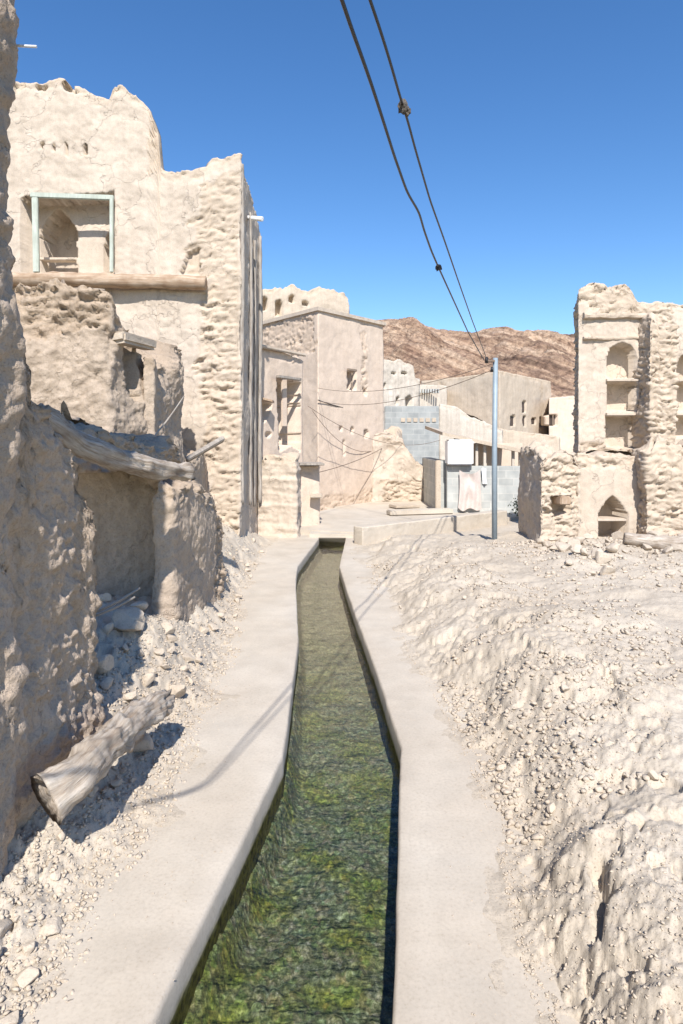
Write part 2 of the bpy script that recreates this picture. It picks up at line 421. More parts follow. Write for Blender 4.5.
# ---------------------------------------------------------------- the ground
RIML = [(-1.9, -6), (-.88, .8), (-.652, 2.226), (-.365, 4.12), (-.43, 6.5), (-.66, 9.4), (-.69, 10.35), (-.46, 13.2), (-.46, 14.4)]
RIMR = [(-.05, -6), (.13, .8), (.173, 2.226), (.385, 4.25), (.285, 5.8), (.09, 8.3), (-.04, 10.3), (.08, 13.2), (.08, 14.4)]
TOER = [(1.0, -6), (.72, 1.5), (.707, 2.23), (.73, 2.65), (.81, 3.33), (.815, 4.06), (.757, 5.), (.60, 6.5), (.44, 8.67), (.30, 12.2), (.35, 14.)]
TOEL = [(-2.2, -6), (-1.1, 1.5), (-1.03, 2.23), (-1.12, 2.83), (-1.02, 3.17), (-1.0, 3.6), (-1.02, 4.33), (-1.0, 5.2), (-1.08, 6.5), (-1.30, 8.67), (-1.42, 11.8), (-1.2, 14.)]
def lin(tab, y): t = np.array(tab); return np.interp(y, t[:, 1], t[:, 0])
def ground_h(X, Y, detail=True):
    X = np.asarray(X, float); Y = np.asarray(Y, float)
    P = A3(X, Y, 0.); n1 = fbm(P, .9, 4, 101).reshape(X.shape); n2 = fbm(P, 3.2, 4, 102).reshape(X.shape)
    sR = X-lin(TOER, Y)+.07*n2; sL = lin(TOEL, Y)-X+.07*n2
    Hc = np.interp(Y, [0, 2.4, 3.5, 5.6, 9.2, 12., 13.], [.36, .36, .42, .42, .30, .24, .1])
    Wc = np.interp(Y, [0, 2.4, 3.5, 5.6, 9.2], [.62, .66, .85, 1.05, 1.2])
    hr = Hc*(.45*sstep(0, .6, sR/Wc)+.55*sstep(.1, 1.25, sR/Wc))+.09*n1*sstep(.1, .6, sR)+.02*np.clip(sR-Wc, 0, 6)*sstep(13, 9, Y)
    pile = .09*np.exp(-((Y-10.2)/.75)**2)*sstep(2.6, 4.2, X)
    hr = hr+pile
    Hl = np.interp(Y, [0, 2.5, 3.9, 4.4, 6, 8, 12, 13.5], [.22, .24, .26, .34, .36, .62, .62, .1])
    hl = Hl*sstep(0, 1, sL/np.interp(Y, [0, 5, 9], [.5, .6, .75]))+.25*sstep(.3, 1.0, sL)*sstep(3.6, 4.2, Y)*sstep(6., 5.4, Y)
    right = X > (lin(RIML, Y)+lin(RIMR, Y))/2
    s = np.where(right, sR, sL); h = np.where(right, hr, hl)
    slope = np.where(right, sstep(0., .12, sR)*(1-.75*sstep(Wc*1.05, Wc*1.6, sR)), .8*sstep(0, .15, sL))
    slope = np.maximum(slope, pile*8)
    slope = np.where(Y > 13., .3, slope)
    if detail:
        P = np.c_[P[:, :2], h.ravel()*1.3]
        d1, d2, idv = worley(P+(n2.ravel()*.05)[:, None], (7, 7, 7), 110)
        e1, e2, ide = worley(P+(n2.ravel()*.03)[:, None], (22, 22, 22), 120)
        lum = (sstep(0, .3, d2-d1)*(.2+.8*idv)).reshape(X.shape); lum2 = (sstep(0, .35, e2-e1)*(.2+.8*ide)).reshape(X.shape)
        patch = sstep(-.25, .35, n1)
        fine = fbm(P, 24., 4, 103, .7).reshape(X.shape)
        # gullies and clod edges on the slope
        rid = 1-np.abs(fbm(P, (3.4, 2.1, 1), 4, 140)).reshape(X.shape)
        ledge = sstep(-.02, .035, fbm(P+(fine.ravel()*.03)[:, None], (1.7, 1.2, 1), 4, 150).reshape(X.shape))
        h = h+slope*(.012*lum*patch+.010*lum2*patch+.009*fine-.03*sstep(.30, .48, fbm(P, (7., 7., 7.), 3, 160).reshape(X.shape))+.04*ledge*sstep(.1, .3, s)-.03*sstep(.95, 1., rid)*patch)
        gx = np.interp(Y, [1.9, 2.2, 2.45, 2.6, 2.9, 3.25], [.62, .78, .98, 1.05, 1.12, 1.30]); gd = X-gx+.05*n2+.02*fine
        h = h-.10*np.exp(-(gd/.022)**2)*sstep(-.3, .3, fbm(P, 3.1, 3, 170).reshape(X.shape))*sstep(3.5, 3.2, Y)*sstep(1.7, 2., Y)+.03*sstep(-.02, .03, gd)*sstep(3.5, 3.0, Y)*sstep(.5, .2, gd)+.008*fine+.012*n2+.02*n1*sstep(.2, 1., s)
    far = sstep(12.6, 13.4, Y)
    h = h*(1-far)+far*(.02+.015*n2)
    inside = (s < -.0) & (Y < 14.35) & (Y < 13.3+1.2*(np.abs(X+.2) < .5))
    n5 = fbm(A3(X, Y, 0.), 5.5, 4, 180).reshape(X.shape)
    film = -.002+.045*np.minimum(s, 0)+.010*n5+.004*n2
    h = np.where(s < 0, film, h+.006*n5*sstep(.2, 0, s))
    h = np.where(inside & (s < np.where(right, -.16, -.30)), -.95, h)
    return h
ys = np.r_[np.arange(-6, 1.5, .12), 1.5*np.exp(np.arange(0, math.log(15/1.5), .0046)), 15*np.exp(np.linspace(0.01, math.log(900/15), 60))]
us = np.r_[np.linspace(-1.6, -.56, 40, endpoint=False), np.linspace(-.56, .62, 620), np.linspace(.64, 1.6, 40)]
YY, UG = np.meshgrid(ys, us, indexing='ij'); XX = UG*(np.maximum(YY, 0)+.9)*1.0
XX = np.where(YY < 0, UG*3.5+UG*0, XX) if False else XX*1.0
HH = ground_h(XX, YY)
struct(mk('ground', A3(XX, YY, HH), gridf(len(ys), len(us)), M['earth'], origin=(0, 0, 0)))

# paths: concrete slabs that also wall the channel in
def path_slab(rim, outer, sgn):
    yy = np.r_[np.arange(-6, 1, .2), np.arange(1, 14.4, .04)]
    rx = lin(rim, yy); ox = outer(yy)
    P = A3(rx, yy, 0.); wv = .004*fbm(P, 1.5, 3, 60)+.0015*fbm(P, 14., 3, 61)
    cs = []   # (x, z) cross sections
    K = 9
    for (dx, z) in ((0., -.95), (0.002, -.30), (0., -.10), (0.001, -.03), (.006, -.008), (.018, 0.)):
        cs.append((rx+sgn*dx+wv*(1 if z > -.2 else .6)+.0015*fbm(A3(rx, yy, z*3), 8., 3, 64), np.full(len(yy), z)+.003*fbm(P, 9., 3, 62)*(z > -.05)))
    for k in range(1, K+1):
        f = k/K; x = rx+sgn*.018+(ox-rx)*f
        cs.append((x, .004*fbm(A3(x, yy, 0.), 2.5, 4, 63)+.0*f))
    cs.append((ox+sgn*.001, np.full(len(yy), -.95)))
    X = np.stack([c[0] for c in cs], 0); Z = np.stack([c[1] for c in cs], 0)
    Vv = A3(X, np.broadcast_to(yy, X.shape), Z)
    return struct(mk('path', Vv, gridf(len(cs), len(yy)), M['concrete'], smooth=True, origin=(0, 0, 0)))
path_slab(RIML, lambda y: lin(TOEL, y)-.45, -1)
path_slab(RIMR, lambda y: lin(TOER, y)+.35, 1)

# channel bed of algae and gravel
m, t, b = newmat('algae_bed'); q = NT(t); pos = q.n('ShaderNodeNewGeometry').outputs['Position']
v = q.n('ShaderNodeTexVoronoi'); v.inputs['Scale'].default_value = 30; q.l(pos, v.inputs['Vector'])
n1 = q.noise(pos, 3.0, 5, .6); n2 = q.noise(pos, 34, 6, .75)
c = q.ramp(n2, [(.32, (.022, .024, .012)), (.44, (.10, .105, .05)), (.54, (.22, .215, .125)), (.66, (.50, .48, .34))])
g = q.ramp(n2, [(.34, (.025, .028, .007)), (.5, (.16, .17, .03)), (.66, (.44, .42, .09))])
c = q.mix(q.ramp(n1, [(.46, (0, 0, 0)), (.60, (1, 1, 1))]), c, g)
gy = q.mix(.8, c, v.outputs['Color'], 'MULTIPLY'); c = q.mix(.25, c, gy)
sepp = q.n('ShaderNodeSeparateXYZ'); q.l(pos, sepp.inputs[0])
mr = q.n('ShaderNodeMapRange'); mr.inputs[1].default_value = 4.0; mr.inputs[2].default_value = 8.5; q.l(sepp.outputs[1], mr.inputs[0])
c = q.mix(mr.outputs[0], c, q.ramp(n2, [(.3, (.22, .175, .11)), (.7, (.50, .41, .28))]))  # far end painted tan, like house walls reflected in the water
q.l(c, b.inputs['Base Color']); b.inputs['Roughness'].default_value = .9
q.l(q.bump(n2, .6, .006, q.bump(v.outputs['Distance'], .5, .02)), b.inputs['Normal']); M['bed'] = m
yb = np.r_[np.arange(-4, 1.8, .1), 1.8*np.exp(np.arange(0, math.log(14.4/1.8), .006))]
fb = np.linspace(-.02, 1.02, 90); YB, FB = np.meshgrid(yb, fb, indexing='ij')
XB = lin(RIML, YB)*(1-FB)+lin(RIMR, YB)*FB; PB = A3(XB, YB, 0.)
wd1, wd2, wid = worley(PB, (16, 16, 1), 200)
HB = -.40+(.04*fbm(PB, 2.5, 4, 201)+.018*sstep(0, .4, wd2-wd1)*(.3+wid)+.010*fbm(PB, 14., 3, 203)).reshape(XB.shape)
HB = HB+.14*np.exp(-((FB)/.07)**2)                     # silt and moss banked against the left wall
struct(mk('channel_bed', A3(XB, YB, HB), gridf(len(yb), len(fb)), M['bed'], origin=(0, 0, 0)))
# water
m, t, b = newmat('clear_water'); q = NT(t); pos = q.n('ShaderNodeNewGeometry').outputs['Position']
t.nodes.remove(b); out = t.nodes['Material Output']
wv = q.noise(q.vscale(pos, (4, 13, 1)), 1.2, 3, .5); wv2 = q.noise(q.vscale(pos, (20, 34, 1)), 1.5, 3, .6)
nb = q.bump(wv2, .5, .004, q.bump(wv, .5, .009))
gl = q.n('ShaderNodeBsdfGlossy'); gl.inputs['Roughness'].default_value = .03; q.l(nb, gl.inputs['Normal'])
rf = q.n('ShaderNodeBsdfTransparent'); rf.inputs['Color'].default_value = (.78, .84, .80, 1)
fr = q.n('ShaderNodeFresnel'); fr.inputs['IOR'].default_value = 1.33; q.l(nb, fr.inputs['Normal'])
mx = q.n('ShaderNodeMixShader'); q.l(fr.outputs[0], mx.inputs[0]); q.l(rf.outputs[0], mx.inputs[1]); q.l(gl.outputs[0], mx.inputs[2]); q.l(mx.outputs[0], out.inputs[0])
M['water'] = m
yw = np.arange(-4, 14.3, .035); fw = np.linspace(0, 1, 40); YW, FW = np.meshgrid(yw, fw, indexing='ij')
XW = (lin(RIML, YW)-.01)*(1-FW)+(lin(RIMR, YW)+.01)*FW; PW = A3(XW, YW, 0.)
HW = -.135+(.002*fbm(PW, (5, 9, 1), 3, 210)+.002*fbm(PW, (16, 22, 1), 2, 211)).reshape(XW.shape)
struct(mk('water', A3(XW, YW, HW), gridf(len(yw), len(fw)), M['water'], smooth=True, origin=(0, 0, 0)))

# hills
m, t, b = newmat('bare_rock_hill'); q = NT(t); pos = q.n('ShaderNodeNewGeometry').outputs['Position']
mp0 = q.n('ShaderNodeMapping'); mp0.inputs['Rotation'].default_value = (0, math.radians(-33), 0); q.l(pos, mp0.inputs[0])
mp = q.n('ShaderNodeMapping'); mp.inputs['Scale'].default_value = (.035, .02, .30); q.l(mp0.outputs[0], mp.inputs[0])
st = q.noise(mp.outputs[0], 1.6, 8, .68); bb = q.noise(pos, .12, 6, .65); ff = q.noise(pos, .8, 5, .7)
c = q.ramp(st, [(.34, (.10, .055, .04)), (.43, (.27, .165, .11)), (.51, (.46, .31, .21)), (.61, (.62, .46, .33))])
c = q.mix(.3, c, q.ramp(bb, [(.35, (.24, .14, .085)), (.62, (.50, .36, .23))])); c = q.mix(1., c, q.ramp(ff, [(.35, (.5, .46, .45)), (.58, (1.15, 1.15, 1.15))]), 'MULTIPLY')
q.l(c, b.inputs['Base Color']); b.inputs['Roughness'].default_value = .95; q.l(q.bump(st, .9, 2.5, q.bump(ff, .7, .8)), b.inputs['Normal']); M['hill'] = m
hx = np.linspace(-110, 230, 560); hy = np.linspace(80, 260, 300); HX, HY = np.meshgrid(hx, hy)
RD = 190.; pxr = CX+HX/RD*F
ridge = Zp(np.interp(pxr, [0, 200, 300, 370, 400, 425, 445, 462, 480, 498, 512, 530, 555, 580, 620, 700, 1000],
                     [400, 370, 345, 317, 321, 326, 331, 331, 327, 324, 327, 333, 340, 349, 360, 375, 420]), RD)
up = sstep(80, RD, HY)**.8*(1-.5*sstep(RD, 260, HY))
PH = A3(HX+HY*.15, HY, 0.); rn = (1-np.abs(fbm(PH, (.035, .02, 1), 5, 300))).reshape(HX.shape); r2 = fbm(PH, (.12, .08, 1), 5, 301).reshape(HX.shape); r3 = -np.abs(fbm(np.c_[PH[:, 0]+PH[:, 1]*.9, PH[:, 1]*.3, PH[:, 2]], (.28, .3, 1), 4, 302)).reshape(HX.shape)*3
HZZ = ridge*up+(up*(1-.93*np.exp(-((HY-RD)/26)**2))*(11*(rn-.97)+2.6*r2+1.3*r3))+.6*r2+.35*r3
HZZ = HZZ-1.5
struct(mk('hills', A3(HX, HY, HZZ), gridf(len(hy), len(hx)), M['hill'], origin=(0, 0, 0)))

# ================================================================ LEFT SIDE
# near wall
mw = thing('mud_wall', (-1.8, 1.5, -.1), 'thick weathered brown mud wall filling the left edge, closest to the camera', 'wall')
mass('wall_section', [(-1.55, -2.), (-1.45, 2.88), (-2.15, 2.90), (-2.15, -2.)], {0: [('z', .1, 6.4), ('z', .9, 6.6)], 1: [('z', .5, 6.6)], 2: [('z', .5, 6.5)], 3: [('z', .5, 6.5)]},
     M['nearmud'], mw, step=.018, amp=.034, lump=.07, jag=.03, seed=3, soft=4, smooth=True, base=-.2, ramp_=.05, cap_amp=.03)
mass('wall_section', [(-1.52, 2.0), (-1.425, 3.84), (-2.13, 3.9), (-2.13, 2.0)],
     {0: [('z', 0, 2.9), ('z', .9/1.84, 2.85), ('z', .98/1.84, 2.62), ('z', 1.04/1.84, 2.42),
          ('z', 1.13/1.84, 2.24), ('z', 1.28/1.84, 2.16), ('z', 1.44/1.84, 2.0), ('z', 1.60/1.84, 1.86), ('z', 1.69/1.84, 1.62), ('z', .999, 1.28)],
      1: [('z', .1, 1.3), ('z', .9, 1.6)], 2: [('z', .02, 2.0), ('z', .9, 2.8)]},
     M['nearmud'], mw, step=.014, amp=.036, lump=.06, jag=.04, seed=4, soft=5, smooth=True, base=-.2, ramp_=.05, cap_amp=.04)
tag(tube('metal_rod', [(-1.47, 2.90, 3.76), (-1.36, 2.9, 3.755)], .006, M['white'], seg=8), 'thin pale rod poking out of the top of the closest wall', 'rod')

# broken lower wall with the crack behind the log
bfoot = [(-3.6, 6.55), (-1.78, 6.5), (-1.68, 5.85), (-1.52, 5.9), (-1.46, 6.9), (-1.50, 8.1), (-2.12, 8.7), (-2.3, 11.0), (-3.6, 11.)]
rw = mass('ruined_wall', bfoot,
     {0: [('z', .1, 1.85), ('z', .9, 1.75)], 1: [('z', .5, 1.66)], 2: [('z', .5, 1.60)], 3: [('z', .5, 1.55), ('z', .9, 1.5)], 4: [('z', .4, 1.36), ('z', .95, .95)],
      5: [('z', .3, 1.2), ('z', .9, 1.65)], 6: [('z', .5, 1.75)], 7: [('z', .5, 1.8)]},
     M['mud'], step=.022, amp=.018, lump=.06, jag=.08, seed=13, soft=5, smooth=True, zones=[(4, [(215, 480), (260, 480), (260, 620), (212, 600)]), (5, [(150, 430), (260, 430), (260, 600), (150, 600)])],
     ramp_=.08, cap_amp=.12, bulge=.03)
rr0 = mass('fallen_roof', [(-2.9, 5.0), (-1.98, 5.05), (-1.72, 6.3), (-1.75, 7.0), (-2.9, 7.1)], {e: [('z', .5, [2.02, 1.98, 1.95, 2.0, 2.1][e])] for e in range(5)}, M['mud'], None, base=1.74, step=.022, amp=.03, lump=.08, jag=.12, seed=17, soft=3, rough_all=.8, ramp_=.08, cap_amp=.12, stone=(6, 6, 12))
tag(rr0, 'broken slab of mud roof above the shaded gap, just behind the long log', 'roof remnant')
tag(rw, 'low cracked mud wall with a rounded corner under the bleached log', 'wall')

# upper broken room
ur = thing('ruined_room', (-3.4, 7.6, 1.3), 'bulging broken mud room with a narrow dark doorway below the long beam', 'ruin')
rfoot = [(-5.2, 7.25), (-2.56, 7.2), (-2.40, 7.75), (-2.27, 8.15), (-2.45, 9.9), (-5.2, 9.9)]
mass('wall', rfoot, {0: [(0, 300), (15, 283), (60, 285), (88, 288), (108, 300)], 1: [('z', .3, 3.35), ('z', .95, 3.15)], 2: [('z', .3, 3.05), ('z', .9, 2.9)], 3: [('z', .3, 3.0), ('z', .9, 3.3)], 4: [('z', .5, 3.6)]},
     M['mud'], ur, base=1.2, step=.024, amp=.03, lump=.12, jag=.14, seed=23, soft=8, smooth=True,
     zones=[(0, [(-20, 270), (120, 270), (120, 330), (-20, 350)])], niches=[(1, [(128, 336), (140, 340), (139, 402), (130, 398)], .55, 0, .01)], ramp_=.07, cap_amp=.18, bulge=.05, stone=(6, 6, 14))
mass('door_jamb', [(-2.37, 7.72), (-2.22, 7.78), (-2.28, 8.05), (-2.42, 7.98)], {0: [('z', .5, 3.0)], 1: [('z', .5, 2.98)], 2: [('z', .5, 3.0)], 3: [('z', .5, 3.0)]}, M['mud'], ur, base=1.6, step=.025, amp=.012, lump=.03, jag=.03, seed=29, soft=2)
box('lintel', (-2.42, 7.62, 3.16), (.2, .75, .13), M['stone'], ur, rotz=-.2, bev=.03, wobble=.03)

# tall house
th = thing('ruined_house', (-4.1, 12.3, 0), 'tall pale ruined mud house with a green framed window, left side', 'house')
dfoot = [(-7.2, 11.), (-1.72, 11.), (-1.73, 13.65), (-7.2, 13.65)]
arch1 = arch_poly(41, 77, 209, 273, True); arch2 = [(105, 273), (105, 247), (108, 236), (113, 228), (119, 224), (119, 273)]
mass('wall', dfoot,
     {0: [(-80, 95), (8, 84), (30, 81), (62, 79), (78, 84), (96, 96), (110, 97), (114, 86), (122, 84), (130, 92), (148, 106), (157, 128), (160, 163), (163, 167), (185, 168), (206, 165), (212, 158), (238, 155)],
      1: [(241, 160), (246, 178), (252, 198), (258.5, 224)], 2: [('z', .05, 5.0), ('z', .42, 5.2), ('z', .55, 6.6), ('z', .9, 7.)], 3: [('z', .5, 7.4)]},
     M['plaster'], th, step=.03, amp=.012, lump=.05, jag=.07, seed=33, ramp_=.06, stone=(4.2, 4.2, 13), base=-.1,
     zones=[(0, [(196, 190), (245, 175), (245, 560), (205, 560), (203, 440), (196, 380), (203, 330), (205, 285), (190, 262), (197, 245)]),
            (0, [(148, 120), (165, 120), (166, 165), (140, 172)]), (0, [(186, 250), (202, 240), (204, 278), (183, 275)]), (0, [(-10, 80), (35, 80), (10, 100), (-10, 120)]),
            (0, [(60, 76), (82, 80), (80, 96), (60, 92)])],
     niches=[(0, [(22, 197), (113, 193), (113, 273), (22, 273)], .42, 0, .0), (0, arch1, .95, .42), (0, arch2, .9, .42),
             (0, [(188, 252), (199, 246), (199, 274), (180, 274)], .12), (0, [(41, 143), (43.5, 143), (43.5, 149), (41, 149)], .15), (0, [(53, 144), (55.5, 144), (55.5, 150), (53, 150)], .15),
             (0, [(65, 144), (67, 144), (68, 156), (66, 156)], .15), (0, [(83, 144), (86, 144), (87, 154), (84, 154)], .15), (0, [(62, 82), (76, 84), (74, 92), (63, 91)], .2), (0, [(34, 84), (46, 86), (45, 90), (35, 89)], .12)], cap_amp=.12, strata=.004, sink=1.4)
wf = box('window_frame', (U(72, 10.93), 10.94, Zp(196.5, 10.94)), (1.40, .06, .085), M['wood_teal'], th, rot=Matrix.Rotation(.035, 3, 'Y'))
box('frame_post', (U(35, 10.9), 10.93, Zp(235, 10.93)), (.10, .06, 1.26), M['wood_teal'], wf, rot=Matrix.Rotation(-.02, 3, 'Y'))
box('frame_post', (U(111, 10.9), 10.93, Zp(235, 10.93)), (.06, .05, 1.26), M['wood_teal'], wf)
box('window_shelf', (U(58, 11.45), 11.5, Zp(260, 11.5)), (.72, .18, .05), M['plaster'], th, bev=.01)
tube('beam', [P3(-12, 279, 10.86), P3(60, 279, 10.86), P3(130, 281, 10.84), P3(206, 283, 10.85)], [.10, .115, .12, .11], M['wood_beam'], th, seg=14, rough=.03, step=.06, seed=5)
tube('slat', [P3(12, 292, 10.75), P3(50, 288, 10.72), P3(105, 290, 10.78)], [.02, .025, .02], M['wood_log'], th, seg=8, rough=.01, step=.08)
tube('slat', [P3(15, 299, 10.7), P3(55, 290, 10.68), P3(80, 291, 10.7)], [.02, .02, .015], M['wood_log'], th, seg=8, rough=.01, step=.08)
for i, (yy, r, zt, zb) in enumerate([(11.08, .045, 6.7, .9), (12.0, .035, 6.2, .8), (12.7, .03, 5.9, .7), (13.4, .045, 6.2, .7)]):
    x = -1.70+.02*(i % 2)
    tube('post', [(x, yy, zb), (x-.015, yy+.05, zb+(zt-zb)*.35), (x+.02, yy-.04, zb+(zt-zb)*.7), (x, yy, zt)], [r*.8, r, r*.9, r*.7], M['wood_grey'], th, seg=10, rough=.012, step=.1, seed=i*5)
tube('pipe', [(-1.8, 12.1, Zp(214, 11.9)), (-1.45, 11.9, Zp(219, 11.9))], .045, M['white'], th, seg=14)

# logs and sticks on the left
lg = tube('palm_log', [P3(38, 414, 4.05), P3(80, 445, 4.4), P3(115, 459, 4.7), P3(150, 468, 5.1), P3(188, 473, 5.6)], [.07, .083, .08, .076, .07], M['wood_log'], None, seg=28, rough=.028, step=.03, seed=40, hollow=.3, fr=9)
tag(lg, 'long bleached log jutting sideways out of the broken wall at eye level', 'log')
lg = tube('palm_log', [P3(46, 800, 2.90), P3(70, 783, 2.98), P3(100, 752, 3.25), P3(133, 722, 3.70), P3(165, 699, 4.15)], [.128, .098, .086, .084, .06], M['wood_log'], None, seg=40, rough=.032, step=.016, seed=50, hollow=.7, ridge=.6, fr=12)
tag(lg, 'thick gnarled log leaning down to the path with its splintered hollow end towards the camera', 'log')
pk = box('wooden_board', P3(205, 449, 7.6), (.5, .22, .05), M['wood_grey'], None, rot=Matrix.Rotation(-.55, 3, 'Y')@Matrix.Rotation(.3, 3, 'Z'), bev=.01, wobble=.01)
tag(pk, 'short grey board tilted on the ledge behind the long bleached log', 'board')
for (a, bq, r, lab) in [((95, 612, 5.0), (140, 588, 5.2), .016, 'upper of two thin grey sticks above the stones in the shaded gap'),
                       ((93, 616, 4.7), (135, 597, 4.9), .013, 'lower of two thin grey sticks above the stones in the shaded gap'),
                       ((153, 438, 7.1), (184, 396, 7.6), .010, 'thin dark twig leaning against the pale wall above the long log')]:
    tag(tube('stick', [P3(*a), P3((a[0]+bq[0])/2, (a[1]+bq[1])/2+2, (a[2]+bq[2])/2), P3(*bq)], [r, r, r*.6], M['wood_grey'], None, seg=8, rough=.004, step=.05), lab, 'stick')

# ================================================================ CENTRE
# small house with tall doorway
eh = thing('mud_house', (-1.8, 15.3, 0), 'small mud house with a tall broken doorway, between the posts and the square tower', 'house')
efoot = [(-1.80, 13.9), (-.92, 15.3), (-1.9, 17.2), (-3.2, 16.)]
mass('wall', efoot, {0: [(262, 346), (285, 353), (302, 360)], 1: [('z', .5, 3.85)], 2: [('z', .5, 4.)], 3: [('z', .5, 4.1)]}, M['pink'], eh, step=.03, amp=.006, lump=.02, jag=.02, seed=63, base=-.1, ramp_=.05,
     niches=[(0, [(277, 377), (300, 383), (300, 452), (292, 445), (279, 452)], .7, 0, .03), (0, [(262, 400), (272, 404), (268, 416), (262, 424)], .3), (0, [(265, 433), (271, 432), (270, 437), (265, 437)], .1)],
     zones=[(0, [(262, 340), (303, 352), (303, 358), (262, 351)])])
box('roof_edge', (-1.33, 14.55, 4.0), (1.75, .12, .07), M['plaster'], eh, rotz=math.atan2(1.4, .88), bev=.02, wobble=.02)
box('door_lintel', P3(289, 378, 14.55), (.85, .1, .06), M['wood_grey'], eh, rotz=math.atan2(1.4, .88), bev=.01)
box('awning', P3(267, 400, 13.9), (.28, .35, .05), M['wood_beam'], eh, rot=Matrix.Rotation(.25, 3, 'Y'), bev=.01)
box('door_board', P3(284, 400, 14.75), (.16, .05, 1.2), M['pink'], eh, rotz=.9, bev=.01)
bt = mass('buttress', [(U(255, 13.5), 13.5), (U(297, 13.3), 13.3), (U(301, 14.2), 14.2), (U(258, 14.3), 14.3)], {0: [(256, 464), (270, 456), (285, 455), (297, 462)], 1: [('z', .5, 1.55)], 2: [('z', .5, 1.7)], 3: [('z', .5, 1.6)]},
     M['plaster'], None, step=.03, amp=.018, lump=.08, jag=.10, seed=66, soft=6, strata=.03, base=-.1)
tag(bt, 'squat plastered mud buttress standing where the channel ends at the small slab', 'buttress')
pw = thing('porch_wall', (U(309, 14.7), 14.9, 0), 'short porch wall with a flat stone ledge right beside the buttress', 'wall')
mass('wall', [(U(296, 14.3), 14.3), (U(319.5, 14.55), 14.55), (U(319, 15.2), 15.2), (U(296, 15.2), 15.2)], {0: [('z', .5, 1.42)], 1: [('z', .5, 1.42)], 2: [('z', .5, 1.42)], 3: [('z', .5, 1.42)]}, M['pink'], pw, step=.03, amp=.005, lump=.015, jag=.02, seed=68, base=-.1)
box('ledge', (U(310, 14.3), 14.5, 1.47), (.55, .75, .05), M['wood_grey'], pw, rotz=.15, bev=.01)
box('wall_step', (U(316, 14.2), 14.35, .77), (.26, .3, .07), M['stone'], pw, bev=.01)

# square tower house
tw = thing('tower_house', (-.5, 20.6, 0), 'square two storey mud tower with a brick band under its roof edge, centre', 'house')
tfoot = [(-2.75, 20.6), (-.65, 18.), (1.31, 20.35), (-.8, 23.2)]
side = [(2*k+362+(k % 2), 332+k*9) for k in range(0)]
mass('wall', tfoot, {0: [('z', .5, 5.62)], 1: [('z', .5, 5.62)], 2: [('z', .5, 5.6)], 3: [('z', .5, 5.6)]}, M['pink'], tw, step=.04, amp=.006, lump=.02, jag=.012, seed=70, base=-.1, ramp_=.055, stone=(3.2, 3.2, 8),
     zones=[(0, [(240, 322), (316, 310), (314, 352), (240, 372)]), (1, [(361, 335), (367, 335), (368, 395), (362, 395)]), (1, [(318, 498), (390, 488), (390, 520), (318, 525)]), (0, [(300, 490), (318, 495), (318, 530), (300, 530)])],
     niches=[(1, [(348, 371), (356, 371), (356, 390), (348, 390)], 1.0), (1, arch_poly(339.5, 342.5, 426, 431), .12), (1, arch_poly(351, 354, 427, 434), .12), (1, arch_poly(364, 368, 430, 438), .12),
             (1, [(343.5, 440), (345, 440), (345, 455), (343.5, 455)], .1), (1, [(363, 388), (367, 389), (367, 396), (364, 395)], .15)])
def rim_part(name, foot, z, hgt, out, mat, parent):
    bmv = []; c = np.mean(foot, 0)
    for k, (f, zz) in enumerate(((1.0, z), (1.0, z+hgt))):
        for p in foot:
            d = np.array(p)-c; d = d/np.hypot(*d); bmv.append((p[0]+d[0]*out, p[1]+d[1]*out, zz))
    n = len(foot); Fa = [list(range(n))[::-1], list(range(n, 2*n))]+[[i, (i+1) % n, n+(i+1) % n, n+i] for i in range(n)]
    return mk(name, bmv, Fa, mat, parent)
rim_part('roof_edge', tfoot, 5.58, .10, .09, M['plaster'], tw)
wn = box('window', P3(352, 370, 18.9), (.42, .08, .06), M['frame'], tw, rotz=math.atan2(2.9, 2.02), bev=.005)
box('window_bar', P3(352, 381, 19.15), (.03, .03, .5), M['frame'], wn, bev=.003)

gh = thing('ruined_house', (-1.6, 28, 0), 'ruined upper storey with small arched niches rising behind the tower roof', 'house')
gfoot = [(U(245, 26), 26), (U(349, 27), 27), (U(345, 31), 31), (U(245, 31), 31)]
mass('wall', gfoot, {0: [(246, 292), (262, 289), (283, 289), (289, 284), (303, 287), (310, 290), (318, 287), (330, 290), (344, 294), (349, 300)], 1: [('z', .5, 7.2)], 2: [('z', .5, 7.5)], 3: [('z', .5, 7.6)]},
     M['cream'], gh, step=.06, amp=.02, lump=.05, jag=.12, seed=75, base=-.1, ramp_=.1, niches=[(0, arch_poly(261, 267, 297, 310), .5), (0, arch_poly(276, 282, 300, 315), .5), (0, [(289, 295), (293, 295), (294, 302), (290, 302)], .4), (0, [(303, 301), (308, 302), (308, 306), (303, 305)], .3)])

# slab over the channel, low wall, plaza
sb = box('stone_slab', (U(347, 13.5), 13.55, .035), (1.55, .5, .09), M['concrete'], None, bev=.015, wobble=.01, rotz=-.03)
tag(sb, 'flat pale slab bridging the far end of the channel', 'slab')
pz = [(-1.1, 13.9), (.55, 13.3), (3.4, 15.6), (7.2, 17.4), (7.2, 30), (-.4, 30), (-.2, 18.2), (-1.2, 16)]
nP = len(pz); struct(mk('pavement', [(x, y, .10) for x, y in pz]+[(x, y, -.3) for x, y in pz], [list(range(nP))]+[[i, nP+i, nP+(i+1) % nP, (i+1) % nP] for i in range(nP)], M['concrete']))
lw = mass('low_wall', [(.40, 12.35), (3.9, 15.3), (3.74, 15.5), (.24, 12.55)], {e: [('z', .5, .34)] for e in range(4)}, M['concrete'], None, step=.025, amp=.004, lump=.006, jag=.005, seed=80, base=-.1, cap_amp=.0, ramp_=.01)
tag(lw, 'knee high concrete wall running right from the slab towards the pole', 'wall')
st_ = box('curb_slab', (U(420, 16.6), 16.6, .17), (1.7, .35, .12), M['concrete'], None, rotz=.25, bev=.02)
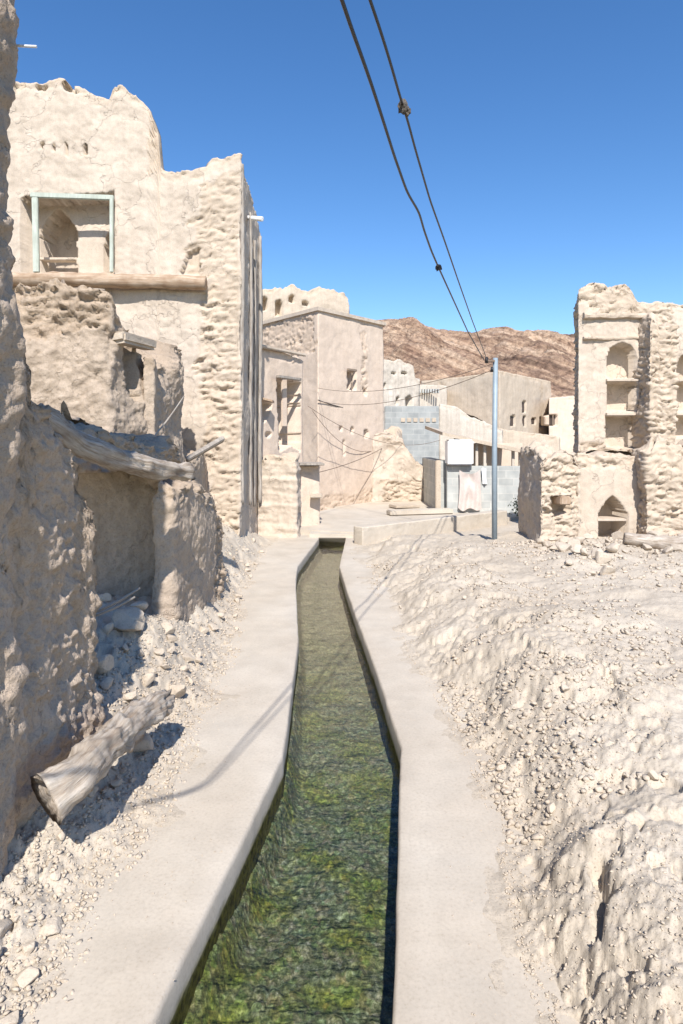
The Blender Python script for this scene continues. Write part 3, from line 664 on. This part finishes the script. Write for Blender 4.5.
tag(st_, 'long low grey curb on the pale plaza behind the knee high wall', 'curb')
m1 = box('flat_stone', P3(404, 506, 18.2), (.75, .5, .08), M['stone'], None, rotz=.4, bev=.02, wobble=.02)
tag(m1, 'flat stone lying on the plaza at the foot of the collapsed wall', 'stone')

# collapsed wall right of the tower
cw = mass('collapsed_wall', [(.95, 19.9), (3.0, 20.2), (3.1, 21.4), (1.3, 22.)], {0: [(383, 436), (392, 440), (400, 441), (408, 450), (416, 462), (428, 470), (436, 478)], 1: [('z', .5, 1.0)], 2: [('z', .3, 1.2), ('z', .9, 2.2)], 3: [('z', .5, 2.2)]},
     M['plaster'], None, step=.035, amp=.02, lump=.10, jag=.10, seed=83, soft=1, base=-.1, ramp_=.1, cap_amp=.2, zones=[(0, [(383, 480), (440, 475), (440, 520), (383, 520)])])
tag(cw, 'collapsed sloping mud wall between the square tower and the grey block wall', 'wall')

# hut of grey blocks
hut = thing('block_hut', (3.6, 17.7, 0), 'low grey block hut with a sagging flat roof behind the steel pole', 'hut')
def wallbox(name, x0, x1, y0, y1, z0, z1, mat, parent, bev=.015, wob=0.): return box(name, ((x0+x1)/2, (y0+y1)/2, (z0+z1)/2), (x1-x0, y1-y0, z1-z0), mat, parent, bev=bev, wobble=wob)
wallbox('front_wall', U(447, 17), U(521, 17), 17.0, 17.2, -.1, 1.32, M['block'], hut)
wallbox('side_wall', U(436, 17.5), U(446.5, 17.5), 17.35, 20.5, -.1, 1.45, M['block'], hut)
wallbox('back_wall', U(447, 20), U(521, 20), 19.8, 20.0, -.1, 1.9, M['pink'], hut)
for px in (476.5, 484.5, 493, 513, 520): wallbox('post', U(px-1.3, 17.1), U(px+1.3, 17.1), 17.05, 17.15, 1.32, 1.95-(px-470)*.004, M['whitewash'], hut, bev=.005)
mk('roof', [(2.62, 16.85, 2.12), (4.9, 16.85, 1.62), (4.9, 20.4, 1.75), (2.62, 20.4, 2.35), (2.62, 16.85, 2.20), (4.9, 16.85, 1.72), (4.9, 20.4, 1.85), (2.62, 20.4, 2.45)],
   [[3, 2, 1, 0], [4, 5, 6, 7], [0, 1, 5, 4], [1, 2, 6, 5], [2, 3, 7, 6], [3, 0, 4, 7]], M['cream'], hut)
wallbox('door_panel', U(483, 17.3), U(487, 17.3), 17.3, 17.34, .9, 1.8, M['whitewash'], hut)
gp = box('gate_post', (U(438, 17.1), 17.1, .72), (.14, .14, 1.5), M['cream'], None, bev=.02, wobble=.01)
tag(gp, 'narrow cream post left of the white water tank', 'post')
wt = thing('water_tank', (U(460, 16.9), 17.05, 1.33), 'white square water tank standing on the grey block wall', 'tank')
box('tank_body', (U(460, 16.9), 17.05, 1.68), (.66, .55, .66), M['white'], wt, bev=.04)
box('tank_lid', (U(460, 16.9), 17.05, 2.03), (.25, .25, .04), M['white'], wt, bev=.015)
# hanging cloth, real folds
cu = np.linspace(0, 1, 60); cv = np.linspace(0, 1, 60); CU, CV = np.meshgrid(cu, cv)
sagz = Zp(470, 16.9)-.10*np.sin(CU*math.pi)*(1-CV*.4)
Xc = U(458, 16.9)+(U(481, 16.9)-U(458, 16.9))*(CU+.04*np.sin(CV*3)*(1-CU)-.10*(1-CV)*(.5-CU)*-1)
Zc = sagz-CV*(.98+.05*np.sin(CU*9))
Yc = 16.90+.028*np.sin(CU*15+CV*2)*(.25+CV)+.04*np.sin(CU*math.pi)*np.sin((CV*1.2+.1)*8-np.abs(CU-.45)*7)*(1-CV)-.03
Vf = A3(Xc, Yc, Zc); Vb = Vf+np.array([0, .01, 0]); nn_ = len(Vf)
tag(mk('hanging_cloth', np.vstack([Vf, Vb]), np.vstack([gridf(60, 60), gridf(60, 60)[:, ::-1]+nn_]), M['cloth'], smooth=True), 'pale pink cloth draped over the grey block wall below the tank', 'cloth')
Vf2 = A3(U(481.5, 16.9)+CU*.12+.04*CV, 16.93-.03*np.sin(CU*8+CV*4), Zp(468, 16.9)-CV*.42)
tag(mk('hanging_cloth', np.vstack([Vf2, Vf2+np.array([0, .01, 0])]), np.vstack([gridf(60, 60), gridf(60, 60)[:, ::-1]+nn_]), M['white'], smooth=True), 'small white rag hanging right beside the larger pink cloth', 'cloth')
# small shrub by the hut
m, t, b = newmat('dusty_leaves'); b.inputs['Base Color'].default_value = (.13, .16, .08, 1); b.inputs['Roughness'].default_value = .8; M['leaf'] = m
LV, LF = [], []
for k in range(700):
    p = np.array([4.55, 16.2, .32])+rng.normal(size=3)*np.array([.13, .13, .11]); p[2] = max(p[2], .12); a = rng.normal(size=3); a /= np.linalg.norm(a); bq = np.cross(a, rng.normal(size=3)); bq /= np.linalg.norm(bq); s_ = .025+.02*rng.random(); i0 = len(LV)
    LV += [p-a*s_, p+bq*s_*.5, p+a*s_, p-bq*s_*.5]; LF.append([i0, i0+1, i0+2, i0+3])
sh = thing('shrub', (4.55, 16.2, .05), 'small dusty green shrub beside the open gap right of the pole', 'shrub')
mk('foliage', LV, LF, M['leaf'], sh); tube('stem', [(4.55, 16.2, .02), (4.55, 16.2, .3)], [.015, .008], M['wood_grey'], sh, seg=6)

# block wall and white houses behind
bw = thing('block_wall', (3., 23.5, 0), 'high blue grey block wall with a row of pale vents, right of the tower', 'wall')
wallbox('wall', U(385, 23.5), U(439, 23.5), 23.5, 23.8, -.1, Zp(406, 23.5), M['block_blue'], bw)
for k in range(6): wallbox('vent_block', U(401+k*6.2, 23.5), U(405+k*6.2, 23.5), 23.47, 23.6, Zp(422, 23.5), Zp(418, 23.5), M['cream'], bw, bev=.005)
wh = thing('white_wall', (5.0, 24.4, 0), 'bright whitewashed wall stretching right from the blue grey block wall', 'wall')
mass('wall', [(U(439.5, 24), 24), (U(503, 24.6), 24.6), (U(503, 25.), 25.), (U(439.5, 24.5), 24.5)], {0: [(440, 404), (458, 407), (470, 417), (490, 424), (502, 432)], 1: [('z', .5, 2.4)], 2: [('z', .1, 2.4), ('z', .9, 3.3)], 3: [('z', .5, 3.3)]},
     M['whitewash'], wh, step=.06, amp=.01, lump=.03, jag=.03, seed=90, base=-.1)
i_ = thing('white_house', (2.9, 31, 0), 'whitewashed half ruined house with dark openings just right of the tower', 'house')
mass('wall', [(U(381, 29), 29), (U(419, 30), 30), (U(419, 34), 34), (U(381, 34), 34)], {0: [(381, 361), (400, 360), (414, 366), (415, 378), (419, 380)], 1: [('z', .5, 5.)], 2: [('z', .5, 5.2)], 3: [('z', .5, 5.4)]}, M['whitewash'], i_, step=.06, amp=.02, lump=.05, jag=.08, seed=91, base=-.1, ramp_=.08,
     niches=[(0, [(391, 372), (396, 373), (396, 374.5), (391, 374)], .4), (0, [(401, 372), (407, 373), (406, 374.5), (401, 374)], .4), (0, [(384, 383), (386, 383), (386, 389), (384, 388)], .4), (0, [(396, 397), (399, 397), (398, 404), (395.5, 405)], .4), (0, arch_poly(406, 412, 396, 406), .5)])
j0 = thing('terrace_house', (5.4, 36.5, 0), 'low whitewashed house with a lattice strip left of the long cream house', 'house')
mass('wall', [(U(415, 34), 34), (U(447, 35), 35), (U(447, 38), 38), (U(415, 38), 38)], {0: [(415, 384), (447, 386)], 1: [('z', .5, 4.8)], 2: [('z', .5, 4.8)], 3: [('z', .5, 4.8)]}, M['whitewash'], j0, step=.07, amp=.01, lump=.03, jag=.03, seed=92, base=-.1)
for k in range(8): wallbox('lattice_block', U(420+k*2.6, 33.8), U(421.4+k*2.6, 33.8), 33.9, 34.25, Zp(393, 34), Zp(389, 34), M['block'], j0, bev=.005)
lh = thing('long_house', (9., 40, 0), 'long cream two storey house with small windows below the hills', 'house')
lf = [(U(421, 37.5), 37.5), (U(500, 34), 34), (U(551, 40), 40), (U(490, 47), 47)]
mass('wall', lf, {0: [(422, 381), (460, 377), (499, 371)], 1: [(501, 371), (549, 381)], 2: [('z', .5, 5.8)], 3: [('z', .5, 5.8)]}, M['cream'], lh, step=.08, amp=.01, lump=.03, jag=.02, seed=93, base=-.1, ramp_=.06,
     niches=[(1, [(510, 416), (515, 416), (515, 426), (510, 426)], 1.0), (1, [(522, 402), (526, 402), (526, 412), (522, 412)], 1.0), (1, [(523, 416), (526, 416), (526, 426), (523, 426)], 1.0), (1, [(532, 418), (536, 418), (536, 424), (532, 424)], 1.0), (1, [(539.5, 418), (544, 418), (544, 426), (539.5, 426)], 1.0)],
     zones=[(1, [(540, 380), (543, 380), (543, 420), (540, 420)]), (0, [(440, 382), (444, 382), (446, 400), (442, 405)]), (0, [(421, 378), (500, 368), (500, 373), (421, 384)]), (1, [(500, 368), (551, 378), (551, 384), (500, 373)])])
def shade_panel(px0, px1, py0, py1, a, b_, parent, inset=.12):  # added dark panel standing in for the shade inside a window
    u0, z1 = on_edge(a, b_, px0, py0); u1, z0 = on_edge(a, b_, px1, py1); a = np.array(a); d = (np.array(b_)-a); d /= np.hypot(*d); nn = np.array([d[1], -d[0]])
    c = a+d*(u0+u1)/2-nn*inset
    return box('window_shade_panel', (c[0], c[1], (z0+z1)/2), (abs(u1-u0)*.96, .05, abs(z1-z0)*.96), M['shade_panel'], parent, rotz=math.atan2(d[1], d[0]), bev=.01)
M['shade_panel'] = plain('painted_window_dark', (.07, .05, .04), .8)  # window darkness painted as a colour
for q_ in ((510, 515, 416, 426), (522, 526, 402, 412), (523, 526, 416, 426), (532, 536, 418, 424), (539.5, 544, 418, 426)): shade_panel(*q_, lf[1], lf[2], lh)
an = thing('small_house', (U(565, 38), 39, 0), 'small pink house with one dark window, tucked against the right ruin', 'house')
mass('wall', [(U(549, 37), 37), (U(584, 37.5), 37.5), (U(584, 41), 41), (U(549, 41), 41)], {0: [(549, 398), (584, 396)], 1: [('z', .5, 4.5)], 2: [('z', .5, 4.5)], 3: [('z', .5, 4.5)]}, M['pink'], an, step=.07, amp=.008, lump=.02, jag=.02, seed=94, base=-.1,
     niches=[(0, [(550, 415), (557, 415), (557, 425), (550, 425)], 1.0)])
shade_panel(550, 557, 415, 425, (U(549, 37), 37), (U(584, 37.5), 37.5), an, .25)
fr_ = wallbox('window_frame', U(553.1, 36.9), U(553.9, 36.9), 36.98, 37.05, Zp(425, 37), Zp(415, 37), M['frame'], an, bev=.003)
tr = thing('terrace_wall', (8.3, 31, 0), 'smooth cream terrace wall below the long house windows', 'wall')
mass('wall', [(U(455, 28), 28), (U(560, 30), 30), (U(560, 31), 31), (U(455, 29), 29)], {0: [(455, 419), (500, 429), (556, 436)], 1: [('z', .5, 2.1)], 2: [('z', .5, 2.2)], 3: [('z', .5, 2.8)]}, M['cream'], tr, step=.06, amp=.008, lump=.03, jag=.03, seed=95, base=-.1)

# ================================================================ RIGHT RUIN
rr = thing('ruined_house', (6.2, 11.7, 0), 'tall roofless mud ruin with stacked arched wall niches, right side', 'house')
n1p = arch_poly(608, 637, 343, 378)
mass('upper_wall', [(4.37, 12.), (10.5, 11.8), (10.5, 12.5), (4.42, 12.42)],
     {0: [(584, 287), (590, 282), (605, 283), (611, 290), (618, 284), (626, 281), (632, 288), (638, 300), (648, 303), (683, 306), (730, 300)], 1: [('z', .5, 4.6)], 2: [('z', .1, 4.1), ('z', .9, 4.3)], 3: [('z', .5, 4.6)]},
     M['plaster'], rr, step=.025, amp=.012, lump=.04, jag=.06, seed=100, base=1.2, ramp_=.08, stone=(6, 6, 11),
     zones=[(0, [(570, 280), (760, 280), (760, 305), (640, 309), (575, 306)]), (0, [(645, 305), (676, 305), (676, 350), (668, 365), (668, 460), (640, 460)]), (0, [(575, 440), (640, 444), (640, 456), (575, 456)]), (3, [(560, 270), (590, 270), (590, 460), (560, 460)])],
     niches=[(0, n1p, .36), (0, [(608, 382), (637, 382), (637, 411), (608, 411)], .36), (0, [(606, 416), (637, 416), (637, 448), (606, 448)], .36),
             (0, arch_poly(677, 704, 353, 378), .36), (0, [(675, 382), (704, 382), (704, 411), (675, 411)], .36), (0, [(676, 416), (704, 416), (704, 438), (676, 438)], .36)])
for x0, x1 in ((606, 638.5), (675, 705)):
    for yy in (380, 414):
        wallbox('shelf', U(x0, 11.98), U(x1, 11.98), 11.93, 12.3, Zp(yy+1.6, 12), Zp(yy-1., 12), M['plaster'], rr, bev=.008, wob=.006)
def cornice(name, pxs, yc, th_, Y, outw, seed, mat):
    xs = np.arange(U(pxs[0], Y), U(pxs[1], Y), .04); K = 10; rows = []
    for k in range(K):
        a = 2*math.pi*k/K; cy = math.copysign(abs(math.cos(a))**.6, math.cos(a)); cz = math.copysign(abs(math.sin(a))**.6, math.sin(a))
        P = A3(xs, Y+cy*outw, Zp(yc, Y)+cz*th_); rows.append(P+np.c_[0*xs, .02*fbm(P, 8., 3, seed), .02*fbm(P, 5., 3, seed+1)])
    V = np.vstack(rows); n_ = len(xs); Fs = gridf(K, n_); Fl = gridf(2, n_); Fl = np.where(Fl < n_, Fl+(K-1)*n_, Fl-n_)
    FF = [list(f)[::-1] for f in np.vstack([Fs, Fl])]+[[k*n_ for k in range(K)], [k*n_+n_-1 for k in range(K)][::-1]]
    return mk(name, V, FF, mat, rr, attrs={'rough': np.ones(len(V))})
cornice('string_course', (583, 645), 316, .055, 11.98, .09, 7, M['plaster'])
cornice('string_course', (583, 640), 338, .03, 11.99, .05, 17, M['plaster'])
mass('cross_wall', [(5.47, 11.53), (5.93, 11.5), (5.95, 12.15), (5.47, 12.15)], {0: [(647, 330), (655, 318), (668, 322)], 1: [('z', .5, 4.0)], 2: [('z', .5, 4.1)], 3: [('z', .3, 4.4), ('z', .9, 4.0)]}, M['plaster'], rr, base=1.2, step=.025, amp=.02, lump=.06, jag=.12, seed=104,
     rough_all=1., ramp_=.07, stone=(6.5, 6.5, 15))
lowf = [(3.95, 11.35), (10.5, 11.25), (10.5, 12.2), (3.95, 12.2)]
mass('lower_wall', lowf, {0: [('z', .02, 1.72), ('z', .5, 1.74)], 1: [('z', .5, 1.75)], 2: [('z', .5, 1.8)], 3: [('z', .5, 1.75)]}, M['plaster'], rr, step=.025, amp=.006, lump=.02, jag=.07, seed=106, base=-.1, ramp_=.08, stone=(6, 6, 11),
     zones=[(0, [(570, 450), (645, 450), (645, 460), (570, 462)]), (0, [(560, 450), (578, 450), (574, 545), (560, 545)])], niches=[(0, arch_poly(598, 627, 496, 540, True), .65, 0, .0)])
wallbox('shelf', U(598, 11.3), U(627, 11.3), 11.32, 11.7, Zp(521, 11.35), Zp(518.5, 11.35), M['plaster'], rr, bev=.006)
mass('broken_wall', [(3.25, 10.6), (3.98, 10.75), (4.05, 12.), (3.25, 12.)], {0: [(541, 462), (550, 455), (560, 452), (575, 458)], 1: [('z', .5, 1.75)], 2: [('z', .5, 1.8)], 3: [('z', .3, 1.85), ('z', .8, 1.7)]}, M['plaster'], rr, step=.022, amp=.02, lump=.08, jag=.12, seed=108,
     zones=[(0, [(530, 440), (590, 440), (590, 600), (530, 600)])], ramp_=.085, stone=(6, 6, 14), soft=2, base=-.1, niches=[(0, [(553, 497), (572, 496), (572, 512), (556, 520)], .35)], cap_amp=.15)
box('niche_block', P3(562, 500, 10.75), (.2, .25, .14), M['wood_beam'], rr, rotz=.2, bev=.015, wobble=.01)
mass('broken_wall', [(5.16, 11.0), (8.5, 10.85), (8.5, 11.5), (5.16, 11.6)], {0: [(648, 452), (660, 440), (690, 448), (760, 445)], 1: [('z', .5, 1.9)], 2: [('z', .5, 1.9)], 3: [('z', .5, 1.8)]}, M['plaster'], rr, step=.025, amp=.02, lump=.08, jag=.12, seed=110,
     rough_all=1., ramp_=.08, stone=(6, 6, 14), base=-.1, cap_amp=.15)
lg = tube('palm_log', [P3(624, 538, 9.7), P3(650, 542, 9.6), P3(683, 544, 9.5), P3(760, 548, 9.3)], [.09, .1, .11, .11], M['wood_log'], None, seg=20, rough=.02, step=.03, seed=66, ridge=1.)
tag(lg, 'ribbed palm trunk lying on the rubble at the foot of the right ruin', 'log')

# ================================================================ pole and cables
px_, Yp = 494.5, 11.2
pole = thing('utility_pole', (U(px_, Yp), Yp, .2), 'slim blue grey steel pole carrying the overhead cables', 'pole')
tube('post', [(U(px_, Yp), Yp, .1), (U(px_, Yp), Yp, 1.8), (U(495.5, Yp), Yp, Zp(358, Yp))], [.047, .045, .042], M['steel'], pole, seg=20)
box('bracket', P3(490, 361, 11.15), (.16, .05, .04), M['rust'], pole, bev=.008)
ins = tube('insulator', [P3(486.5, 363, 11.12), P3(486.5, 357, 11.12)], [.03, .022], M['black'], pole, seg=12)
tube('insulator', [P3(492, 372, 11.12), P3(492, 367, 11.12)], [.028, .022], M['black'], pole, seg=12)
def cable(name, pix, zfun, r, label, back=None, endY=None):
    pts = []
    for (px, py) in pix:
        e = (HZ-py)/F; Y = 5.
        for _ in range(40): Y = .5*Y+.5*zfun(Y)/max(e, .05)
        if endY: Y = min(Y, endY)
        pts.append(P3(px, py, Y))
    pts = sorted(pts, key=lambda p: p.y)
    d = (pts[2]-pts[0]); d = d/d.y; pts = [pts[0]+Vector((d.x*(-k)-e_, -k, .02*k)) for k, e_ in ((4.6, 5.5), (3.6, 2.6), (2.9, .7), (2.3, 0.), (1.2, 0.))]+pts  # unseen run behind the camera, bent left to move its shadow off the path
    o = tube(name, pts, r, M['black'], None, seg=10, step=.06)
    return tag(o, label, 'cable'), pts
zf = lambda Y: 1.62-.022*(Y-2.4)
c1, p1 = cable('overhead_cable', [(342, 0), (352, 30), (363, 60), (372, 86), (383, 120), (394, 155), (401, 175), (407, 192), (411, 199), (419, 212), (424, 230), (431, 250), (437, 264), (452, 297), (468, 332), (484, 360)], zf, .0078, 'kinked black cable, left one of the two crossing the sky', endY=11.15)
c2, p2 = cable('overhead_cable', [(370, 0), (377, 20), (386, 48), (394, 75), (400, 97), (407, 118), (415, 148), (430, 200), (445, 242), (458, 280), (472, 320), (488, 362)], zf, .0062, 'straighter black cable with a frayed knot, right one of the two crossing the sky', endY=11.15)
def at_py(pts, py):
    for a, b in zip(pts, pts[1:]):
        if a.y > .5 and b.y > .5:
            ya = HZ-F*(a.z-EYE)/a.y; yb_ = HZ-F*(b.z-EYE)/b.y
            if min(ya, yb_) <= py <= max(ya, yb_): return a.lerp(b, (py-ya)/(yb_-ya))
def knot(parent, p, s, mat, sd):
    r_ = np.random.default_rng(sd); V, Fa = [], []
    bm = bmesh.new(); bmesh.ops.create_icosphere(bm, subdivisions=3, radius=1)
    V = np.array([tuple(v.co) for v in bm.verts]); Fa = [[v.index for v in f.verts] for f in bm.faces]; bm.free()
    V = V*(1+.45*fbm(V, 2.2, 4, sd))[:, None]*np.array(s)+np.array(p)
    return mk('knot', V, Fa, mat, parent)
knot(c2, at_py(p2, 106), (.022, .022, .036), M['tape'], 3); knot(c2, at_py(p2, 111)+Vector((.008, 0, 0)), (.018, .02, .02), M['tape'], 5)
knot(c1, at_py(p1, 267), (.026, .03, .03), M['black'], 8)
def sag(a, b, s, n=24): return [a.lerp(b, k/n)-Vector((0, 0, s*4*(k/n)*(1-k/n))) for k in range(n+1)]
for (a, b_, s, r, lab) in [
    (P3(492, 364, 11.15), P3(318, 388, 17.9), .25, .006, 'thin wire from the pole top to the tower, upper of the pair'),
    (P3(492, 370, 11.15), P3(319, 401, 17.9), .3, .006, 'thin wire from the pole top to the tower, lower of the pair'),
    (P3(318, 400, 17.9), P3(384, 412, 20.7), .1, .014, 'dark wire stapled across the middle of the tower wall'),
    (P3(308, 406, 16.5), P3(440, 440, 22.), .5, .007, 'thin wire sagging low across the tower wall'),
    (P3(300, 476, 14.4), P3(386, 446, 20.4), .12, .009, 'thin wire rising from the porch ledge to the tower far corner'),
    (P3(312, 410, 17.4), P3(384, 446, 20.5), .55, .008, 'deeply drooping thin wire on the lower tower wall')]:
    tag(tube('wire', sag(a, b_, s), r, M['rust'] if r < .014 else M['black'], None, seg=6), lab, 'wire')

# ================================================================ stones
def stone_mesh(seed, sub=3):
    bm = bmesh.new(); bmesh.ops.create_icosphere(bm, subdivisions=sub, radius=1)
    V = np.array([tuple(v.co) for v in bm.verts]); Fa = np.array([[v.index for v in f.verts] for f in bm.faces]); bm.free()
    r_ = np.random.default_rng(seed)
    for k in range(13):                                   # chip flat facets
        d = r_.normal(size=3); d /= np.linalg.norm(d); lim = .38+.4*r_.random(); s = V@d; V = V-np.outer(np.maximum(0, s-lim)*.9, d)
    V = V*(1+.10*fbm(V, 1.6, 4, seed))[:, None]*np.array([1, .6+.4*r_.random(), .45+.35*r_.random()])
    return V, Fa
SM = []
for k in range(9):
    V, Fa = stone_mesh(500+k); me = bpy.data.meshes.new('stone'); me.from_pydata([tuple(v) for v in V], [], [list(map(int, f)) for f in Fa]); me.materials.append(M['stone'])
    me.polygons.foreach_set('use_smooth', np.ones(len(me.polygons), bool)) if k % 3 == 0 else None
    SM.append(me)
def stones(n_, fx, rmin, rmax, label, group, sink=.3, seed=1, spots=None):
    r_ = random.Random(seed); k = 0; placed = []; tries = 0
    while k < n_ and tries < n_*20:
        tries += 1
        if spots: x, y, r = spots[k]
        else:
            x, y = fx(r_); r = rmin+(rmax-rmin)*r_.random()**2.
            if any((x-a)**2+(y-b_)**2 < (.7*(r+c_))**2 for a, b_, c_ in placed): continue
        placed.append((x, y, r)); k += 1
        o = bpy.data.objects.new('stone', r_.choice(SM)); COL.objects.link(o)
        z = float(ground_h(np.array([x]), np.array([y]))[0]); o.location = (x, y, z+r*(.55-sink)); o.scale = (r, r, r)
        o.rotation_euler = (r_.uniform(-.5, .5), r_.uniform(-.5, .5), r_.uniform(0, 6.28)); meta(o, label, 'stone', group)
tl = lambda y: float(lin(TOEL, y)); tr_ = lambda y: float(lin(TOER, y))
def fx_gap(r_): return r_.uniform(-2.0, -1.18), r_.uniform(4.0, 5.6)
stones(34, fx_gap, .05, .16, 'rounded stone piled in the shaded gap behind the closest wall', 'stones in the shaded gap', .1, 2)
def fx_base(r_): y = r_.uniform(2.0, 3.9); return r_.uniform(-1.42, tl(y)-.02), y
stones(26, fx_base, .015, .05, 'pale stone at the foot of the closest wall near the leaning log', 'stones under the leaning log', .2, 3)
def fx_ls(r_): y = r_.uniform(5.6, 12.4); return r_.uniform(tl(y)-.35, tl(y)+.02), y
stones(60, fx_ls, .02, .07, 'small stone on the dusty bank left of the path', 'stones on the left bank', .25, 4)
def fx_rr(r_): return (lambda y: (r_.uniform(2.9+.0*y, 7.2), y))(10.8-3.2*r_.random()**1.5)
stones(190, fx_rr, .03, .17, 'rubble block in the heap in front of the right ruin', 'rubble blocks before the right ruin', .2, 5)
def fx_md(r_): y = 2.2*math.exp(r_.random()*1.5); return tr_(y)+r_.uniform(.05, 1.6), y
stones(55, fx_md, .012, .045, 'small stone on the earth mound right of the path', 'stones on the mound', .25, 6)
for (x, y, r, lab) in [(-1.34, 2.55, .085, 'pale slab shaped boulder leaning on the closest wall below the hollow log end'),
                       (-1.16, 2.38, .055, 'blocky stone wedged right under the splintered log end')]:
    stones(1, None, 0, 0, lab, None, .3, int(r*1000), [(x, y, r)])
# fine gravel, one mass
def gravel(name, n_, gen, rlo, rhi, label, sub, seed):
    r_ = np.random.default_rng(seed); V0, F0 = stone_mesh(seed, sub); XYg = gen(r_, n_); n_ = len(XYg)
    z = ground_h(XYg[:, 0], XYg[:, 1]); r = rlo+(rhi-rlo)*r_.random(n_)**4
    ang = r_.random((n_, 3))*6.28; c, s = np.cos(ang), np.sin(ang)
    Rz = np.zeros((n_, 3, 3)); Rz[:, 0, 0] = c[:, 0]; Rz[:, 0, 1] = -s[:, 0]; Rz[:, 1, 0] = s[:, 0]; Rz[:, 1, 1] = c[:, 0]; Rz[:, 2, 2] = 1
    Rx = np.zeros((n_, 3, 3)); Rx[:, 0, 0] = 1; Rx[:, 1, 1] = c[:, 1]; Rx[:, 1, 2] = -s[:, 1]; Rx[:, 2, 1] = s[:, 1]; Rx[:, 2, 2] = c[:, 1]
    Vg = np.einsum('nij,kj->nki', Rz@Rx, V0)*r[:, None, None]+np.stack([XYg[:, 0], XYg[:, 1], z+r*.25], 1)[:, None]
    Fg = (F0[None]+(np.arange(n_)*len(V0))[:, None, None]).reshape(-1, 3)
    o = mk(name, Vg.reshape(-1, 3), Fg, M['stone'], origin=(0, 0, 0)); return meta(o, label, 'gravel', None, 'stuff')
def gen_r(r_, n_):
    y = 2.0*np.exp(r_.random(n_)*1.75); s = r_.random(n_)**1.5*np.interp(y, [2, 6, 12], [1.3, 2.6, 3.2])-.03; x = lin(TOER, y)+s
    keep = fbm(A3(x, y, 0.), 1.3, 3, 900) > -.15+.3*(s > 1.)-.9*(s < .02)*0
    return np.c_[x, y][keep]
gravel('gravel', 30000, gen_r, .0015, .013, 'fine pale gravel and clods scattered over the right mound', 1, 700)
def gen_c(r_, n_):
    y = 3.2*np.exp(r_.random(n_)*1.2); s_ = r_.random(n_)**1.3*np.interp(y, [2, 6, 12], [1.3, 2.2, 2.8]); x = lin(TOER, y)+s_+.03
    keep = fbm(A3(x, y, 0.), 1.1, 3, 905) > -.1
    return np.c_[x, y][keep]
gravel('clods', 11000, gen_c, .005, .036, 'crumbly earth clods covering the slope of the right mound', 1, 711)
def gen_l(r_, n_):
    y = 1.9*np.exp(r_.random(n_)*1.85); x = lin(TOEL, y)+.10-r_.random(n_)**.8*.75; return np.c_[x, y]
gravel('gravel', 20000, gen_l, .004, .022, 'fine gravel along the foot of the left ruins', 1, 701)
def gen_rr(r_, n_): return np.c_[r_.uniform(2.4, 7.5, n_), 10.9-4.*r_.random(n_)**1.4]
gravel('gravel', 3500, gen_rr, .012, .05, 'small broken rubble between the blocks before the right ruin', 1, 702)
def gen_p(r_, n_):
    y = 2.0*np.exp(r_.random(n_)*1.6); L_ = r_.random(n_) < .6; x = np.where(L_, lin(TOEL, y)+r_.random(n_)**2*.45, lin(TOER, y)-r_.random(n_)**2*.3); return np.c_[x, y]
def g_path():
    r_ = np.random.default_rng(9)
    o = gravel('gravel', 1500, gen_p, .002, .007, 'scattered grit on the pale concrete paths', 1, 703)
    return o
_gh = ground_h
ground_h = lambda X, Y, detail=True: np.maximum(_gh(X, Y, detail), 0.)
g_path()
